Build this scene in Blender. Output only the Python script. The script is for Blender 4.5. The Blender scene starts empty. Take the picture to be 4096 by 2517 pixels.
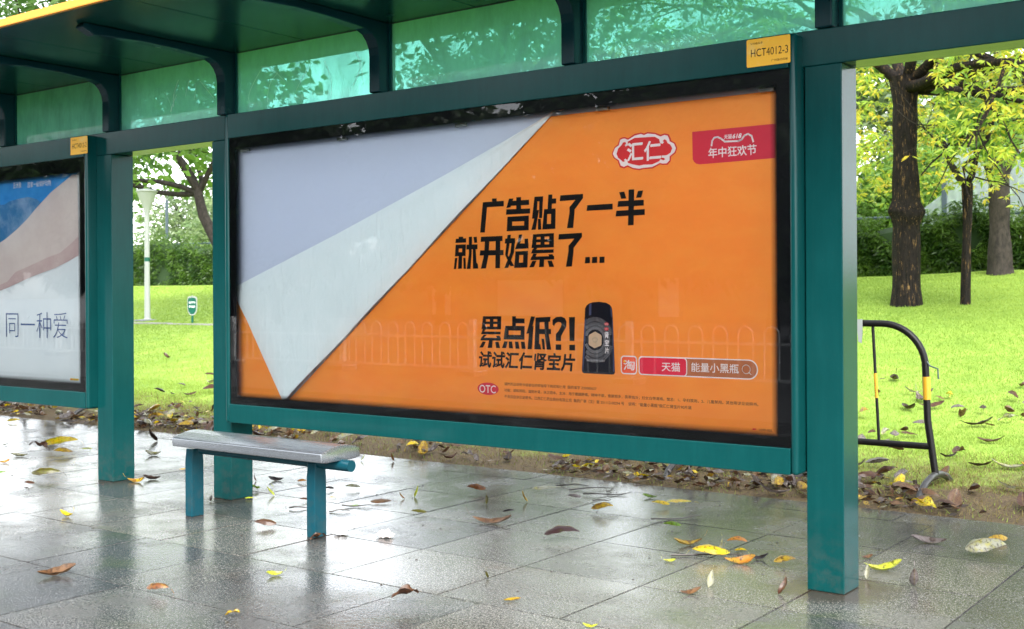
import bpy, bmesh, math, random
import numpy as np
from mathutils import Vector, Matrix
R = math.radians
random.seed(7)
scene = bpy.context.scene
COL = scene.collection

# ------------------------------------------------------------------ camera
cam = bpy.data.cameras.new("camera")
cam_o = bpy.data.objects.new("camera", cam)
COL.objects.link(cam_o)
YAW, ROLL, EYE = 0.638634572, -0.00532500942, 1.22
_r = Vector((math.cos(YAW), math.sin(YAW), 0)); _f = Vector((-math.sin(YAW), math.cos(YAW), 0)); _u = Vector((0, 0, 1))
cr, sr = math.cos(ROLL), math.sin(ROLL)
_r3 = cr * _r + sr * _u; _u3 = cr * _u - sr * _r
m = Matrix.Identity(4)
for i in range(3):
    m[i][0] = _r3[i]; m[i][1] = _u3[i]; m[i][2] = -_f[i]
m[2][3] = EYE
cam_o.matrix_world = m
cam.sensor_width = 36; cam.lens = 40.973
cam.shift_y = -0.02126
cam.clip_start = 0.05; cam.clip_end = 900
cam.dof.use_dof = True; cam.dof.focus_distance = 6.2; cam.dof.aperture_fstop = 5.6
scene.camera = cam_o

# ------------------------------------------------------------------ sky, sun, exposure (bright overcast after rain)
SUN_EL, SUN_AZ = R(42), R(138)
world = bpy.data.worlds.new("World"); scene.world = world; world.use_nodes = True
nt = world.node_tree; nt.nodes.clear()
sky = nt.nodes.new("ShaderNodeTexSky"); sky.sky_type = 'NISHITA'; sky.sun_disc = False
sky.sun_elevation = SUN_EL; sky.sun_rotation = SUN_AZ
sky.air_density = 1.0; sky.dust_density = 1.5; sky.ozone_density = 1.0
hs = nt.nodes.new("ShaderNodeHueSaturation"); hs.inputs['Saturation'].default_value = 0.22
bg = nt.nodes.new("ShaderNodeBackground"); bg.inputs['Strength'].default_value = 0.15
wo = nt.nodes.new("ShaderNodeOutputWorld")
nt.links.new(sky.outputs[0], hs.inputs['Color']); nt.links.new(hs.outputs[0], bg.inputs['Color']); nt.links.new(bg.outputs[0], wo.inputs['Surface'])
sun = bpy.data.lights.new("sun", 'SUN'); sun.energy = 1.25; sun.angle = R(34); sun.color = (1, 0.965, 0.91)
sun_o = bpy.data.objects.new("sun", sun); COL.objects.link(sun_o)
sd = Vector((math.sin(SUN_AZ) * math.cos(SUN_EL), math.cos(SUN_AZ) * math.cos(SUN_EL), math.sin(SUN_EL)))
sun_o.rotation_euler = sd.to_track_quat('Z', 'Y').to_euler()
sun_o.location = (0, 0, 30)
vs = scene.view_settings
scene.display_settings.display_device = 'sRGB'
vs.view_transform = 'Standard'; vs.look = 'None'; vs.gamma = 1.0; vs.use_curve_mapping = False
vs.exposure = 2.5
scene.cycles.max_bounces = 10; scene.cycles.transparent_max_bounces = 16
scene.cycles.diffuse_bounces = 4; scene.cycles.glossy_bounces = 4; scene.cycles.transmission_bounces = 6
scene.cycles.use_denoising = True
scene.cycles.sample_clamp_indirect = 8.0

# ------------------------------------------------------------------ material helpers
def lin(r, g, b):
    f = lambda c: (c / 255 / 12.92) if c <= 10 else ((c / 255 + 0.055) / 1.055) ** 2.4
    return (f(r), f(g), f(b), 1)
class N:
    def __init__(s, name):
        s.m = bpy.data.materials.new(name); s.m.use_nodes = True
        s.t = s.m.node_tree; s.t.nodes.clear(); s.out = s.t.nodes.new("ShaderNodeOutputMaterial")
    def n(s, typ, **kw):
        o = s.t.nodes.new(typ)
        for k, v in kw.items():
            if k in o.inputs: 
                if isinstance(v, bpy.types.NodeSocket): s.t.links.new(v, o.inputs[k])
                else: o.inputs[k].default_value = v
            else: setattr(o, k, v)
        return o
    def l(s, a, b): s.t.links.new(a, b)
    def coord(s, kind='Object', scale=(1, 1, 1)):
        c = s.n("ShaderNodeTexCoord"); mp = s.n("ShaderNodeMapping"); mp.inputs['Scale'].default_value = scale
        s.l(c.outputs[kind], mp.inputs['Vector']); return mp.outputs[0]
    def noise(s, v, scale, detail=4, rough=.55, dist=0):
        o = s.n("ShaderNodeTexNoise"); o.inputs['Scale'].default_value = scale; o.inputs['Detail'].default_value = detail
        o.inputs['Roughness'].default_value = rough; o.inputs['Distortion'].default_value = dist
        s.l(v, o.inputs['Vector']); return o.outputs['Fac']
    def ramp(s, f, stops):
        o = s.n("ShaderNodeValToRGB"); e = o.color_ramp.elements
        while len(e) < len(stops): e.new(.5)
        for i, (p, c) in enumerate(stops):
            e[i].position = p; e[i].color = c if hasattr(c, '__len__') else (c, c, c, 1)
        s.l(f, o.inputs['Fac']); return o.outputs['Color']
    def mix(s, f, a, b, mode='MIX'):
        o = s.n("ShaderNodeMix"); o.data_type = 'RGBA'; o.blend_type = mode
        for k, v in (('Factor', f), ('A', a), ('B', b)):
            sk = [i for i in o.inputs if i.name == k and (i.type == 'RGBA' if k != 'Factor' else i.type == 'VALUE')][0]
            if isinstance(v, bpy.types.NodeSocket): s.l(v, sk)
            else: sk.default_value = v
        return [q for q in o.outputs if q.type == 'RGBA'][0]
    def math(s, op, a, b=0):
        o = s.n("ShaderNodeMath"); o.operation = op
        for i, v in enumerate((a, b)):
            if isinstance(v, bpy.types.NodeSocket): s.l(v, o.inputs[i])
            else: o.inputs[i].default_value = v
        return o.outputs[0]
    def bump(s, h, strength, dist=.01):
        o = s.n("ShaderNodeBump"); o.inputs['Strength'].default_value = strength; o.inputs['Distance'].default_value = dist
        s.l(h, o.inputs['Height']); return o.outputs[0]
    def attr(s, name):
        o = s.n("ShaderNodeAttribute"); o.attribute_name = name; return o
    def pbsdf(s, color, rough=.5, metal=0, spec=.5, normal=None, coat=0, final=True):
        p = s.n("ShaderNodeBsdfPrincipled")
        for k, v in (('Base Color', color), ('Roughness', rough), ('Metallic', metal), ('Specular IOR Level', spec), ('Coat Weight', coat)):
            if isinstance(v, bpy.types.NodeSocket): s.l(v, p.inputs[k])
            else: p.inputs[k].default_value = v
        if normal is not None: s.l(normal, p.inputs['Normal'])
        if final: s.l(p.outputs[0], s.out.inputs['Surface'])
        return p.outputs[0]
def flat_mat(name, col, rough=.5, **kw):
    g = N(name); g.pbsdf(col, rough, **kw); return g.m

def paint_mat(name, col, rough=.22, grime=.5):
    g = N(name); v = g.coord()
    n1 = g.noise(v, 2.3, 6, .65); n2 = g.noise(g.coord(scale=(9, 9, 1.3)), 3.0, 5, .6); n3 = g.noise(v, 95, 3, .6)
    f = g.ramp(g.math('MULTIPLY', n1, n2), [(.12, 0), (.45, 1)])
    c2 = tuple(min(1, a * 1.45 + .002) for a in col[:3]) + (1,)
    c = g.mix(g.math('MULTIPLY', f, grime), col, c2)
    drip = g.ramp(g.noise(g.coord(scale=(30, 30, .8)), 1.0, 5, .7), [(.60, 0), (.70, 1)])     # run marks
    c = g.mix(g.math('MULTIPLY', drip, .30 * grime), c, (.012, .05, .047, 1))
    scr = g.ramp(g.noise(g.coord(scale=(1.2, 1.2, 14)), 22, 3, .5, .4), [(.70, 0), (.715, 1), (.73, 0)])   # scuffs
    c = g.mix(g.math('MULTIPLY', scr, .35 * grime), c, (.06, .11, .10, 1))
    xyz = g.n("ShaderNodeSeparateXYZ"); g.l(v, xyz.inputs[0])      # road splash dried on the lowest part
    spl = g.math('MULTIPLY', g.ramp(xyz.outputs['Z'], [(.0, 1), (.35, 0)]), g.ramp(g.noise(v, 17, 6, .7), [(.46, 0), (.62, 1)]))
    c = g.mix(g.math('MULTIPLY', spl, .35), c, (.045, .05, .045, 1))
    sp = g.ramp(n3, [(.66, 0), (.74, 1)])
    c = g.mix(g.math('MULTIPLY', sp, .10), c, (.10, .10, .09, 1))
    rr = g.math('ADD', g.math('MULTIPLY', n1, .16), rough - .08)
    g.pbsdf(c, rr, spec=.15, normal=g.bump(g.noise(v, 160, 2), .05, .002))
    return g.m
M = {}
M['paint'] = paint_mat("green_paint", (.0014, .036, .036, 1), .16, .6)
M['paint_roof'] = paint_mat("roof_paint", (.004, .040, .030, 1), .24, .3)
M['paint_dark'] = paint_mat("bracket_paint", (.003, .026, .032, 1), .25, .3)
M['bench_paint'] = paint_mat("bench_paint", (.003, .040, .056, 1), .25, .25)
M['yellow_edge'] = flat_mat("yellow_edge", (.62, .24, .015, 1), .45)
M['plate'] = (lambda g: (g.pbsdf(g.mix(g.ramp(g.noise(g.coord(), 14, 5), [(.55, 0), (.7, .45)]), (.70, .37, .005, 1), (.62, .47, .17, 1)), .4), g.m)[1])(N("plate_yellow"))
M['ink'] = flat_mat("black_ink", (.004, .0045, .007, 1), .5, spec=.15)
M['ink_soft'] = flat_mat("brown_ink", (.10, .045, .012, 1), .6)
M['white'] = flat_mat("white_print", (.80, .80, .82, 1), .5)
M['red'] = flat_mat("red_print", (.62, .012, .02, 1), .5)
M['banner_red'] = flat_mat("banner_red", (.60, .012, .045, 1), .5)
M['crimson'] = flat_mat("crimson_print", (.72, .008, .055, 1), .5)
M['bar_brown'] = flat_mat("bar_brown", (.42, .14, .045, 1), .5)
M['tile_orange'] = flat_mat("tile_orange", (.80, .09, .02, 1), .5)
M['navy'] = flat_mat("navy_print", (.003, .004, .012, 1), .35, spec=.15)
M['navy_hi'] = flat_mat("navy_highlight_print", (.035, .055, .14, 1), .35)
M['gold'] = flat_mat("gold_print", (.62, .46, .30, 1), .4)
M['ray'] = flat_mat("ray_print", (.48, .50, .54, 1), .5)
M['dot_yellow'] = flat_mat("dot_yellow", (.85, .55, .0, 1), .5)
g = N("orange_paper"); v = g.coord()
c = g.mix(g.ramp(g.noise(g.coord(scale=(1, 1, 2.5)), 4, 6), [(.4, 0), (.65, .5)]), (.90, .275, .026, 1), (.92, .34, .038, 1))
g.pbsdf(c, .5, normal=g.bump(g.noise(v, 1.6, 2), .1, .02)); M['orange'] = g.m
g = N("paper_backing"); v = g.coord()
g.pbsdf(g.mix(g.ramp(g.noise(v, 1.5, 3), [(.4, 0), (.7, .4)]), (.55, .61, .74, 1), (.60, .66, .78, 1)), .5); M['backing'] = g.m
g = N("paper_reverse"); v = g.coord(scale=(1, 1, 1))
g.pbsdf(g.mix(g.ramp(g.noise(v, 9, 5), [(.4, 0), (.7, .5)]), (.72, .80, .81, 1), (.78, .84, .85, 1)), .5,
        normal=g.bump(g.noise(g.coord(scale=(6, 1, 1.4)), 3, 3, .5, .6), .55, .02)); M['flap'] = g.m
def wash(name, c1, c2, s=3, lo=.4, hi=.65):
    g = N(name); g.pbsdf(g.mix(g.ramp(g.noise(g.coord(), s, 7, .65), [(lo, 0), (hi, 1)]), c1, c2), .5); return g.m
M['l_blue'] = wash("wash_blue", (.02, .23, .58, 1), (.05, .33, .70, 1))
M['l_hill'] = wash("wash_hill", (.03, .17, .36, 1), (.33, .45, .62, 1), 4, .42, .72)
M['l_pink'] = wash("wash_pink", (.60, .52, .49, 1), (.67, .60, .56, 1))
M['l_rose'] = wash("wash_rose", (.52, .38, .37, 1), (.60, .49, .46, 1))
M['l_white'] = wash("wash_white", (.72, .78, .80, 1), (.76, .81, .82, 1))
M['l_ink'] = flat_mat("brush_blue", (.02, .075, .26, 1), .5, spec=.2)
M['l_edge'] = flat_mat("paper_edge", (.72, .70, .48, 1), .5)
M['frame_inside'] = flat_mat("box_inside", (.02, .022, .025, 1), .6)
M['clip'] = flat_mat("clear_clip", (.26, .285, .27, 1), .25)
# clear glass
g = N("clear_glass")
tr = g.n("ShaderNodeBsdfTransparent"); tr.inputs[0].default_value = (.97, .985, .98, 1)
gl = g.n("ShaderNodeBsdfGlossy"); gl.inputs['Roughness'].default_value = .004
fr = g.n("ShaderNodeFresnel"); fr.inputs['IOR'].default_value = 1.58
mx = g.n("ShaderNodeMixShader"); g.l(fr.outputs[0], mx.inputs[0]); g.l(tr.outputs[0], mx.inputs[1]); g.l(gl.outputs[0], mx.inputs[2])
g.l(mx.outputs[0], g.out.inputs['Surface']); M['glass'] = g.m
# black printed border that fades out at its inner rim (colour attribute 'fade')
g = N("glass_border")
tr = g.n("ShaderNodeBsdfTransparent")
b = g.pbsdf((.0035, .004, .006, 1), .4, spec=.1, final=False)
f = g.ramp(g.attr('fade').outputs['Fac'], [(.0, 0), (1, 1)])
mx = g.n("ShaderNodeMixShader"); g.l(f, mx.inputs[0]); g.l(tr.outputs[0], mx.inputs[1]); g.l(b, mx.inputs[2])
g.l(mx.outputs[0], g.out.inputs['Surface']); M['border'] = g.m
# teal tinted panel, weathered and slightly frosted
g = N("tinted_glass"); v = g.coord()
tr = g.n("ShaderNodeBsdfTransparent"); tr.inputs[0].default_value = (.42, .77, .70, 1)
tl = g.n("ShaderNodeBsdfTranslucent"); tl.inputs[0].default_value = (.37, .66, .60, 1)
df = g.n("ShaderNodeBsdfDiffuse"); df.inputs[0].default_value = (.10, .42, .35, 1)
m1 = g.n("ShaderNodeMixShader"); m1.inputs[0].default_value = .15; g.l(tl.outputs[0], m1.inputs[1]); g.l(df.outputs[0], m1.inputs[2])
dirt = g.math('ADD', g.math('MULTIPLY', g.noise(g.coord(scale=(1, 1, .4)), 7, 6, .65), .70), .20)
m2 = g.n("ShaderNodeMixShader"); g.l(dirt, m2.inputs[0]); g.l(tr.outputs[0], m2.inputs[1]); g.l(m1.outputs[0], m2.inputs[2])
gl = g.n("ShaderNodeBsdfGlossy"); gl.inputs['Roughness'].default_value = .05
fr = g.n("ShaderNodeFresnel"); fr.inputs['IOR'].default_value = 1.22
m3 = g.n("ShaderNodeMixShader"); g.l(fr.outputs[0], m3.inputs[0]); g.l(m2.outputs[0], m3.inputs[1]); g.l(gl.outputs[0], m3.inputs[2])
g.l(m3.outputs[0], g.out.inputs['Surface']); M['teal'] = g.m
M['scratch'] = flat_mat("scratch", (.55, .75, .66, 1), .6)
# metals
g = N("brushed_aluminium"); v = g.coord(scale=(2, 60, 60))
g.pbsdf((.30, .32, .345, 1), g.math('ADD', g.math('MULTIPLY', g.noise(v, 3, 4), .16), .20), metal=.85, normal=g.bump(g.noise(g.coord(), 40, 3), .06, .003)); M['alu'] = g.m
g = N("black_pipe"); v = g.coord()
g.pbsdf(g.mix(g.ramp(g.noise(v, 30, 5, .7), [(.55, 0), (.75, 1)]), (.005, .005, .005, 1), (.022, .015, .011, 1)), .42, spec=.22, normal=g.bump(g.noise(v, 70, 3), .2, .003)); M['pipe'] = g.m
g = N("grey_pipe"); v = g.coord()
g.pbsdf(g.mix(g.ramp(g.noise(v, 22, 5, .7), [(.4, 0), (.7, 1)]), (.045, .045, .045, 1), (.015, .013, .011, 1)), .4, metal=.3); M['foot'] = g.m
g = N("yellow_band"); v = g.coord()
g.pbsdf(g.mix(g.ramp(g.noise(v, 45, 4, .6), [(.66, 0), (.70, 1)]), (.50, .27, .012, 1), (.02, .016, .012, 1)), .45); M['band'] = g.m
M['lamp_white'] = flat_mat("white_enamel", (.38, .40, .38, 1), .35)
M['sign_green'] = flat_mat("sign_green", (.0, .095, .060, 1), .4)
M['fence_dark'] = flat_mat("fence_metal", (.03, .05, .06, 1), .5)
M['tissue'] = flat_mat("tissue_paper", (.62, .55, .52, 1), .9)
M['grey_paint'] = flat_mat("grey_paint", (.12, .13, .14, 1), .5)

# wet granite paving
g = N("wet_granite"); v = g.coord(); tint = g.attr('tint')
sp = g.noise(v, 155, 2, .8); sp2 = g.noise(v, 60, 3, .8); big = g.noise(v, .9, 5, .6); st = g.noise(v, 3.2, 6, .7)
c = g.ramp(sp, [(.34, (.010, .010, .011, 1)), (.46, (.055, .055, .054, 1)), (.57, (.115, .113, .106, 1)), (.68, (.29, .28, .25, 1))])
c = g.mix(g.ramp(sp2, [(.38, .85), (.50, 0)]), c, (.014, .014, .016, 1))
c = g.mix(1.0, c, g.ramp(tint.outputs['Fac'], [(0, (.60, .62, .68, 1)), (.5, (.95, .96, .96, 1)), (1, (1.4, 1.38, 1.30, 1))]), 'MULTIPLY')
moss = g.math('MULTIPLY', g.ramp(st, [(.48, 0), (.64, 1)]), g.ramp(big, [(.42, 0), (.6, 1)]))
c = g.mix(g.math('MULTIPLY', moss, .5), c, (.036, .055, .014, 1))
rust = g.ramp(g.noise(g.coord(scale=(1, 2.2, 1)), 1.7, 7, .7), [(.58, 0), (.72, 1)])
c = g.mix(g.math('MULTIPLY', rust, .45), c, (.055, .028, .016, 1))
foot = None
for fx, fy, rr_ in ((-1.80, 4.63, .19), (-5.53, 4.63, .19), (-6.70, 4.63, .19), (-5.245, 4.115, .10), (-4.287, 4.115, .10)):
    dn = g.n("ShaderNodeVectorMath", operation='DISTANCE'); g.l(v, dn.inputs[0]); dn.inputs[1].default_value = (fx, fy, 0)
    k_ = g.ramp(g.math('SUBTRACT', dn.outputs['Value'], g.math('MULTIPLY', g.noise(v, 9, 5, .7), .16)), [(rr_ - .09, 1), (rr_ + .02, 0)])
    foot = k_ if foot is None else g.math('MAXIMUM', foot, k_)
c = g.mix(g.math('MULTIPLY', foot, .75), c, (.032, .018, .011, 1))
wet = g.ramp(g.noise(v, 1.9, 7, .68), [(.40, 0), (.56, 1)])
rr = g.math('SUBTRACT', .25, g.math('MULTIPLY', wet, .20))
rr = g.math('ADD', rr, g.math('MULTIPLY', sp2, .08))
h = g.math('ADD', g.math('MULTIPLY', g.noise(v, 34, 4, .7), 1.3), g.math('MULTIPLY', sp2, .6))
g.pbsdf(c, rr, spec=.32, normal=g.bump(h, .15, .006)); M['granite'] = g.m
M['grout'] = flat_mat("dark_grout", (.007, .006, .006, 1), .6)
# lawn soil / turf sheet
g = N("turf"); v = g.coord(); xyz = g.n("ShaderNodeSeparateXYZ"); g.l(v, xyz.inputs[0])
fine = g.noise(v, 60, 4, .7); mid = g.noise(v, 2.2, 6, .7); big = g.noise(v, .7, 4, .6)
grass = g.mix(g.ramp(mid, [(.35, 0), (.7, 1)]), (.155, .27, .036, 1), (.30, .41, .070, 1))
grass = g.mix(g.ramp(fine, [(.3, .35), (.6, 0)]), grass, (.14, .21, .03, 1))
soil = g.mix(g.ramp(fine, [(.35, 0), (.65, 1)]), (.040, .028, .018, 1), (.14, .10, .055, 1))
dry = g.mix(g.ramp(g.noise(v, 24, 5, .7), [(.5, 0), (.75, 1)]), soil, (.115, .10, .036, 1))
edge = g.math('SUBTRACT', g.math('ADD', xyz.outputs['Y'], g.math('MULTIPLY', g.math('SUBTRACT', mid, .5), 2.2)), 7.45)
k = g.ramp(g.math('ADD', g.math('MULTIPLY', edge, .9), .5), [(.1, 0), (.9, 1)])
g.pbsdf(g.mix(k, dry, grass), .8, spec=.2, normal=g.bump(fine, .5, .03)); M['turf'] = g.m
def leafy(name, c1, c2, trans=.45, rough=.35, spec=.4, c3=None):
    g = N(name); a = g.attr('tint')
    st = [(0, c1), (1, c2)] if c3 is None else [(0, c1), (.6, c2), (1, c3)]
    c = g.ramp(a.outputs['Fac'], st)
    p = g.pbsdf(c, rough, spec=spec, final=False)
    t = g.n("ShaderNodeBsdfTranslucent"); g.l(g.mix(.5, c, (1, 1, 1, 1), 'SCREEN') if False else c, t.inputs[0])
    mx = g.n("ShaderNodeMixShader"); mx.inputs[0].default_value = trans
    g.l(p, mx.inputs[1]); g.l(t.outputs[0], mx.inputs[2]); g.l(mx.outputs[0], g.out.inputs['Surface']); return g.m
M['blade'] = leafy("grass_blade", (.15, .25, .035, 1), (.31, .42, .075, 1), .4, .5, .25)
M['blade_dry'] = leafy("dry_blade", (.10, .07, .03, 1), (.24, .20, .075, 1), .3, .6, .2)
M['fol_yellow'] = leafy("yellow_foliage", (.17, .32, .04, 1), (.40, .47, .05, 1), .55, c3=(.58, .44, .04, 1))
M['fol_light'] = leafy("light_foliage", (.09, .20, .03, 1), (.21, .36, .06, 1), .5)
M['fol_mid'] = leafy("mid_foliage", (.04, .10, .02, 1), (.10, .19, .035, 1), .5)
M['fol_dark'] = leafy("dark_foliage", (.02, .05, .012, 1), (.05, .11, .022, 1), .42)
M['fol_hedge'] = leafy("hedge_foliage", (.020, .058, .008, 1), (.085, .165, .020, 1), .45)
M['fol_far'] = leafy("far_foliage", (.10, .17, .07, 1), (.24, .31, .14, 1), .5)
g = N("dark_bark"); v = g.coord(scale=(1, 1, .22))
n1 = g.noise(v, 34, 6, .7); n2 = g.noise(g.coord(scale=(1, 1, .12)), 50, 4, .7)
c = g.mix(g.ramp(n1, [(.35, 0), (.7, 1)]), (.004, .0036, .0033, 1), (.020, .016, .013, 1))
c = g.mix(g.ramp(n2, [(.58, 0), (.68, 1)]), c, (.19, .115, .045, 1))
g.pbsdf(c, .8, spec=.12, normal=g.bump(n1, .9, .03)); M['bark'] = g.m
g = N("grey_bark"); v = g.coord(scale=(1, 1, .5))
n1 = g.noise(v, 16, 6, .65)
g.pbsdf(g.mix(g.ramp(n1, [(.35, 0), (.7, 1)]), (.018, .016, .014, 1), (.052, .043, .036, 1)), .8, spec=.15, normal=g.bump(n1, .5, .02)); M['bark_grey'] = g.m
M['twig'] = flat_mat("wet_twig", (.03, .024, .02, 1), .4)
M['hedge_core'] = flat_mat("hedge_core", (.012, .035, .006, 1), .9)
g = N("mesh_screen"); tr = g.n("ShaderNodeBsdfTransparent"); b = g.pbsdf((.32, .38, .40, 1), .5, final=False)
mx = g.n("ShaderNodeMixShader"); g.l(g.math('ADD', g.math('MULTIPLY', g.noise(g.coord(scale=(1, 1, .15)), 9, 4), .35), .35), mx.inputs[0]); g.l(tr.outputs[0], mx.inputs[1]); g.l(b, mx.inputs[2])
g.l(mx.outputs[0], g.out.inputs['Surface']); M['screen'] = g.m
g = N("wet_asphalt"); v = g.coord()
g.pbsdf(g.ramp(g.noise(v, 120, 3), [(.3, (.03, .03, .032, 1)), (.7, (.07, .07, .072, 1))]), .3); M['asphalt'] = g.m
M['far_paper'] = flat_mat("far_poster", (.88, .80, .76, 1), .5)
M['rail_white'] = flat_mat("rail_white", (.6, .6, .59, 1), .4)
M['skin_far'] = flat_mat("far_wall", (.25, .24, .23, 1), .8)
# fallen leaf colours
def fallen(name, c1, c2, lo=.45, hi=.62, rough=.3):
    g = N(name); v = g.coord('Object')
    n = g.noise(v, 30, 6, .7); sd_ = g.math('ABSOLUTE', g.attr('side').outputs['Fac'])
    c = g.mix(g.ramp(n, [(lo, 0), (hi, 1)]), c1, c2)
    c = g.mix(g.ramp(g.noise(v, 75, 4, .7), [(.52, 0), (.62, .8)]), c, (.022, .012, .007, 1))     # decay spots
    c = g.mix(g.math('MULTIPLY', g.ramp(sd_, [(.7, 0), (1, 1)]), .45), c, (.03, .016, .008, 1))     # browned rim
    c = g.mix(g.ramp(sd_, [(.0, .7), (.10, 0)]), c, (.16, .12, .04, 1))
    p = g.pbsdf(c, rough, spec=.4, final=False, normal=g.bump(g.noise(v, 130, 3), .3, .003))
    t = g.n("ShaderNodeBsdfTranslucent"); g.l(c, t.inputs[0])
    mx = g.n("ShaderNodeMixShader"); mx.inputs[0].default_value = .25
    g.l(p, mx.inputs[1]); g.l(t.outputs[0], mx.inputs[2]); g.l(mx.outputs[0], g.out.inputs['Surface']); return g.m
FL = {
 'yellow': fallen('leaf_yellow', (0.598, 0.405, 0.005, 1), (0.458, 0.440, 0.018, 1)),
 'ochre': fallen('leaf_ochre', (0.405, 0.264, 0.011, 1), (0.176, 0.075, 0.013, 1)),
 'orange': fallen('leaf_orange', (0.484, 0.176, 0.018, 1), (0.352, 0.220, 0.018, 1)),
 'rust': fallen('leaf_rust', (0.1430, 0.0468, 0.0110, 1), (0.1980, 0.1045, 0.0110, 1)),
 'brown': fallen('leaf_brown', (0.0550, 0.0220, 0.0110, 1), (0.0935, 0.0468, 0.0248, 1)),
 'tan': fallen('leaf_tan', (0.1540, 0.0825, 0.0385, 1), (0.0880, 0.0413, 0.0193, 1)),
 'dark': fallen('leaf_dark', (0.0165, 0.0099, 0.0077, 1), (0.0385, 0.0193, 0.0110, 1)),
 'black': fallen('leaf_black', (0.0077, 0.0055, 0.0066, 1), (0.0165, 0.0110, 0.0110, 1)),
 'plum': fallen('leaf_plum', (0.0248, 0.0110, 0.0121, 1), (0.0550, 0.0880, 0.0055, 1), .60, .66),
 'green': fallen('leaf_green', (0.114, 0.229, 0.011, 1), (0.211, 0.299, 0.018, 1)),
 'lime': fallen('leaf_lime', (0.370, 0.440, 0.026, 1), (0.493, 0.458, 0.070, 1)),
 'olive': fallen('leaf_olive', (0.0825, 0.0825, 0.0083, 1), (0.0303, 0.0193, 0.0083, 1)),
 'pale': fallen('leaf_pale', (.27, .27, .20, 1), (.30, .29, .07, 1), .48, .62),
 'grey': fallen('leaf_grey', (0.1650, 0.1430, 0.1375, 1), (0.0770, 0.0550, 0.0468, 1)),
}

# ------------------------------------------------------------------ mesh helpers
class MB:
    def __init__(s): s.v = []; s.f = []; s.mi = []; s.mats = []
    def mat(s, m):
        if m not in s.mats: s.mats.append(m)
        return s.mats.index(m)
    def add(s, vs, fs, m):
        o = len(s.v); k = s.mat(m)
        s.v += [tuple(p) for p in vs]
        for f in fs: s.f.append(tuple(i + o for i in f)); s.mi.append(k)
    def box(s, x0, x1, y0, y1, z0, z1, m):
        s.add([(x0, y0, z0), (x1, y0, z0), (x1, y1, z0), (x0, y1, z0), (x0, y0, z1), (x1, y0, z1), (x1, y1, z1), (x0, y1, z1)],
              [(0, 3, 2, 1), (4, 5, 6, 7), (0, 1, 5, 4), (1, 2, 6, 5), (2, 3, 7, 6), (3, 0, 4, 7)], m)
    def tube(s, pts, rad, m, n=10, cap=True):
        pts = [Vector(p) for p in pts]; rr = rad if hasattr(rad, '__len__') else [rad] * len(pts)
        vs = []; fs = []; up = None
        for i, p in enumerate(pts):
            a = pts[max(i - 1, 0)]; b = pts[min(i + 1, len(pts) - 1)]; d = (b - a).normalized()
            if up is None: up = d.orthogonal().normalized()
            else:
                up = (up - d * up.dot(d)); up = up.normalized() if up.length > 1e-5 else d.orthogonal().normalized()
            w = d.cross(up)
            for k in range(n):
                t = 2 * math.pi * k / n; vs.append(p + (up * math.cos(t) + w * math.sin(t)) * rr[i])
        for i in range(len(pts) - 1):
            for k in range(n):
                a = i * n + k; b = i * n + (k + 1) % n; fs.append((a, b, b + n, a + n))
        if cap: fs.append(tuple(range(n - 1, -1, -1))); fs.append(tuple(range((len(pts) - 1) * n, len(pts) * n)))
        s.add(vs, fs, m)
    def lathe(s, prof, m, n=24, cx=0, cy=0):
        vs = []; fs = []
        for r, z in prof:
            for k in range(n):
                t = 2 * math.pi * k / n; vs.append((cx + r * math.cos(t), cy + r * math.sin(t), z))
        for i in range(len(prof) - 1):
            for k in range(n):
                a = i * n + k; b = i * n + (k + 1) % n; fs.append((a, b, b + n, a + n))
        fs.append(tuple(range(n - 1, -1, -1))); fs.append(tuple(range((len(prof) - 1) * n, len(prof) * n)))
        s.add(vs, fs, m)
    def prism_x(s, yz, x0, x1, m):
        n = len(yz)
        s.add([(x0, y, z) for y, z in yz] + [(x1, y, z) for y, z in yz],
              [tuple(range(n)), tuple(range(2 * n - 1, n - 1, -1))] + [(i, i + n, (i + 1) % n + n, (i + 1) % n) for i in range(n)], m)
    def poly(s, xz, y, m):          # flat printed shape in an upright plane facing the road
        s.add([(a, y, b) for a, b in xz], [tuple(range(len(xz)))], m)
    def line(s, xz, w, y, m):
        for i in range(len(xz) - 1):
            a = Vector((xz[i][0], xz[i][1])); b = Vector((xz[i + 1][0], xz[i + 1][1])); d = (b - a)
            if d.length < 1e-6: continue
            d.normalize(); n = Vector((-d.y, d.x)) * w / 2; a2 = a - d * w * .3; b2 = b + d * w * .3
            s.poly([tuple(a2 - n), tuple(b2 - n), tuple(b2 + n), tuple(a2 + n)], y, m)
    def build(s, name, parent=None, bevel=0, smooth=False, seg=2):
        me = bpy.data.meshes.new(name); me.from_pydata(s.v, [], s.f)
        for mt in s.mats: me.materials.append(mt)
        me.polygons.foreach_set('material_index', s.mi)
        if bevel:
            bm = bmesh.new(); bm.from_mesh(me); bmesh.ops.recalc_face_normals(bm, faces=bm.faces)
            ed = [e for e in bm.edges if len(e.link_faces) == 2 and e.calc_face_angle(0) > .5]
            bmesh.ops.bevel(bm, geom=ed, offset=bevel, segments=seg, affect='EDGES', profile=.5)
            bm.to_mesh(me); bm.free()
        if smooth:
            bm = bmesh.new(); bm.from_mesh(me); bmesh.ops.recalc_face_normals(bm, faces=bm.faces)
            for e in bm.edges: e.smooth = not (len(e.link_faces) == 2 and e.calc_face_angle(0) > .9)
            for f in bm.faces: f.smooth = True
            bm.to_mesh(me); bm.free()
        me.update()
        o = bpy.data.objects.new(name, me); COL.objects.link(o)
        if parent: o.parent = parent
        return o
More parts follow.
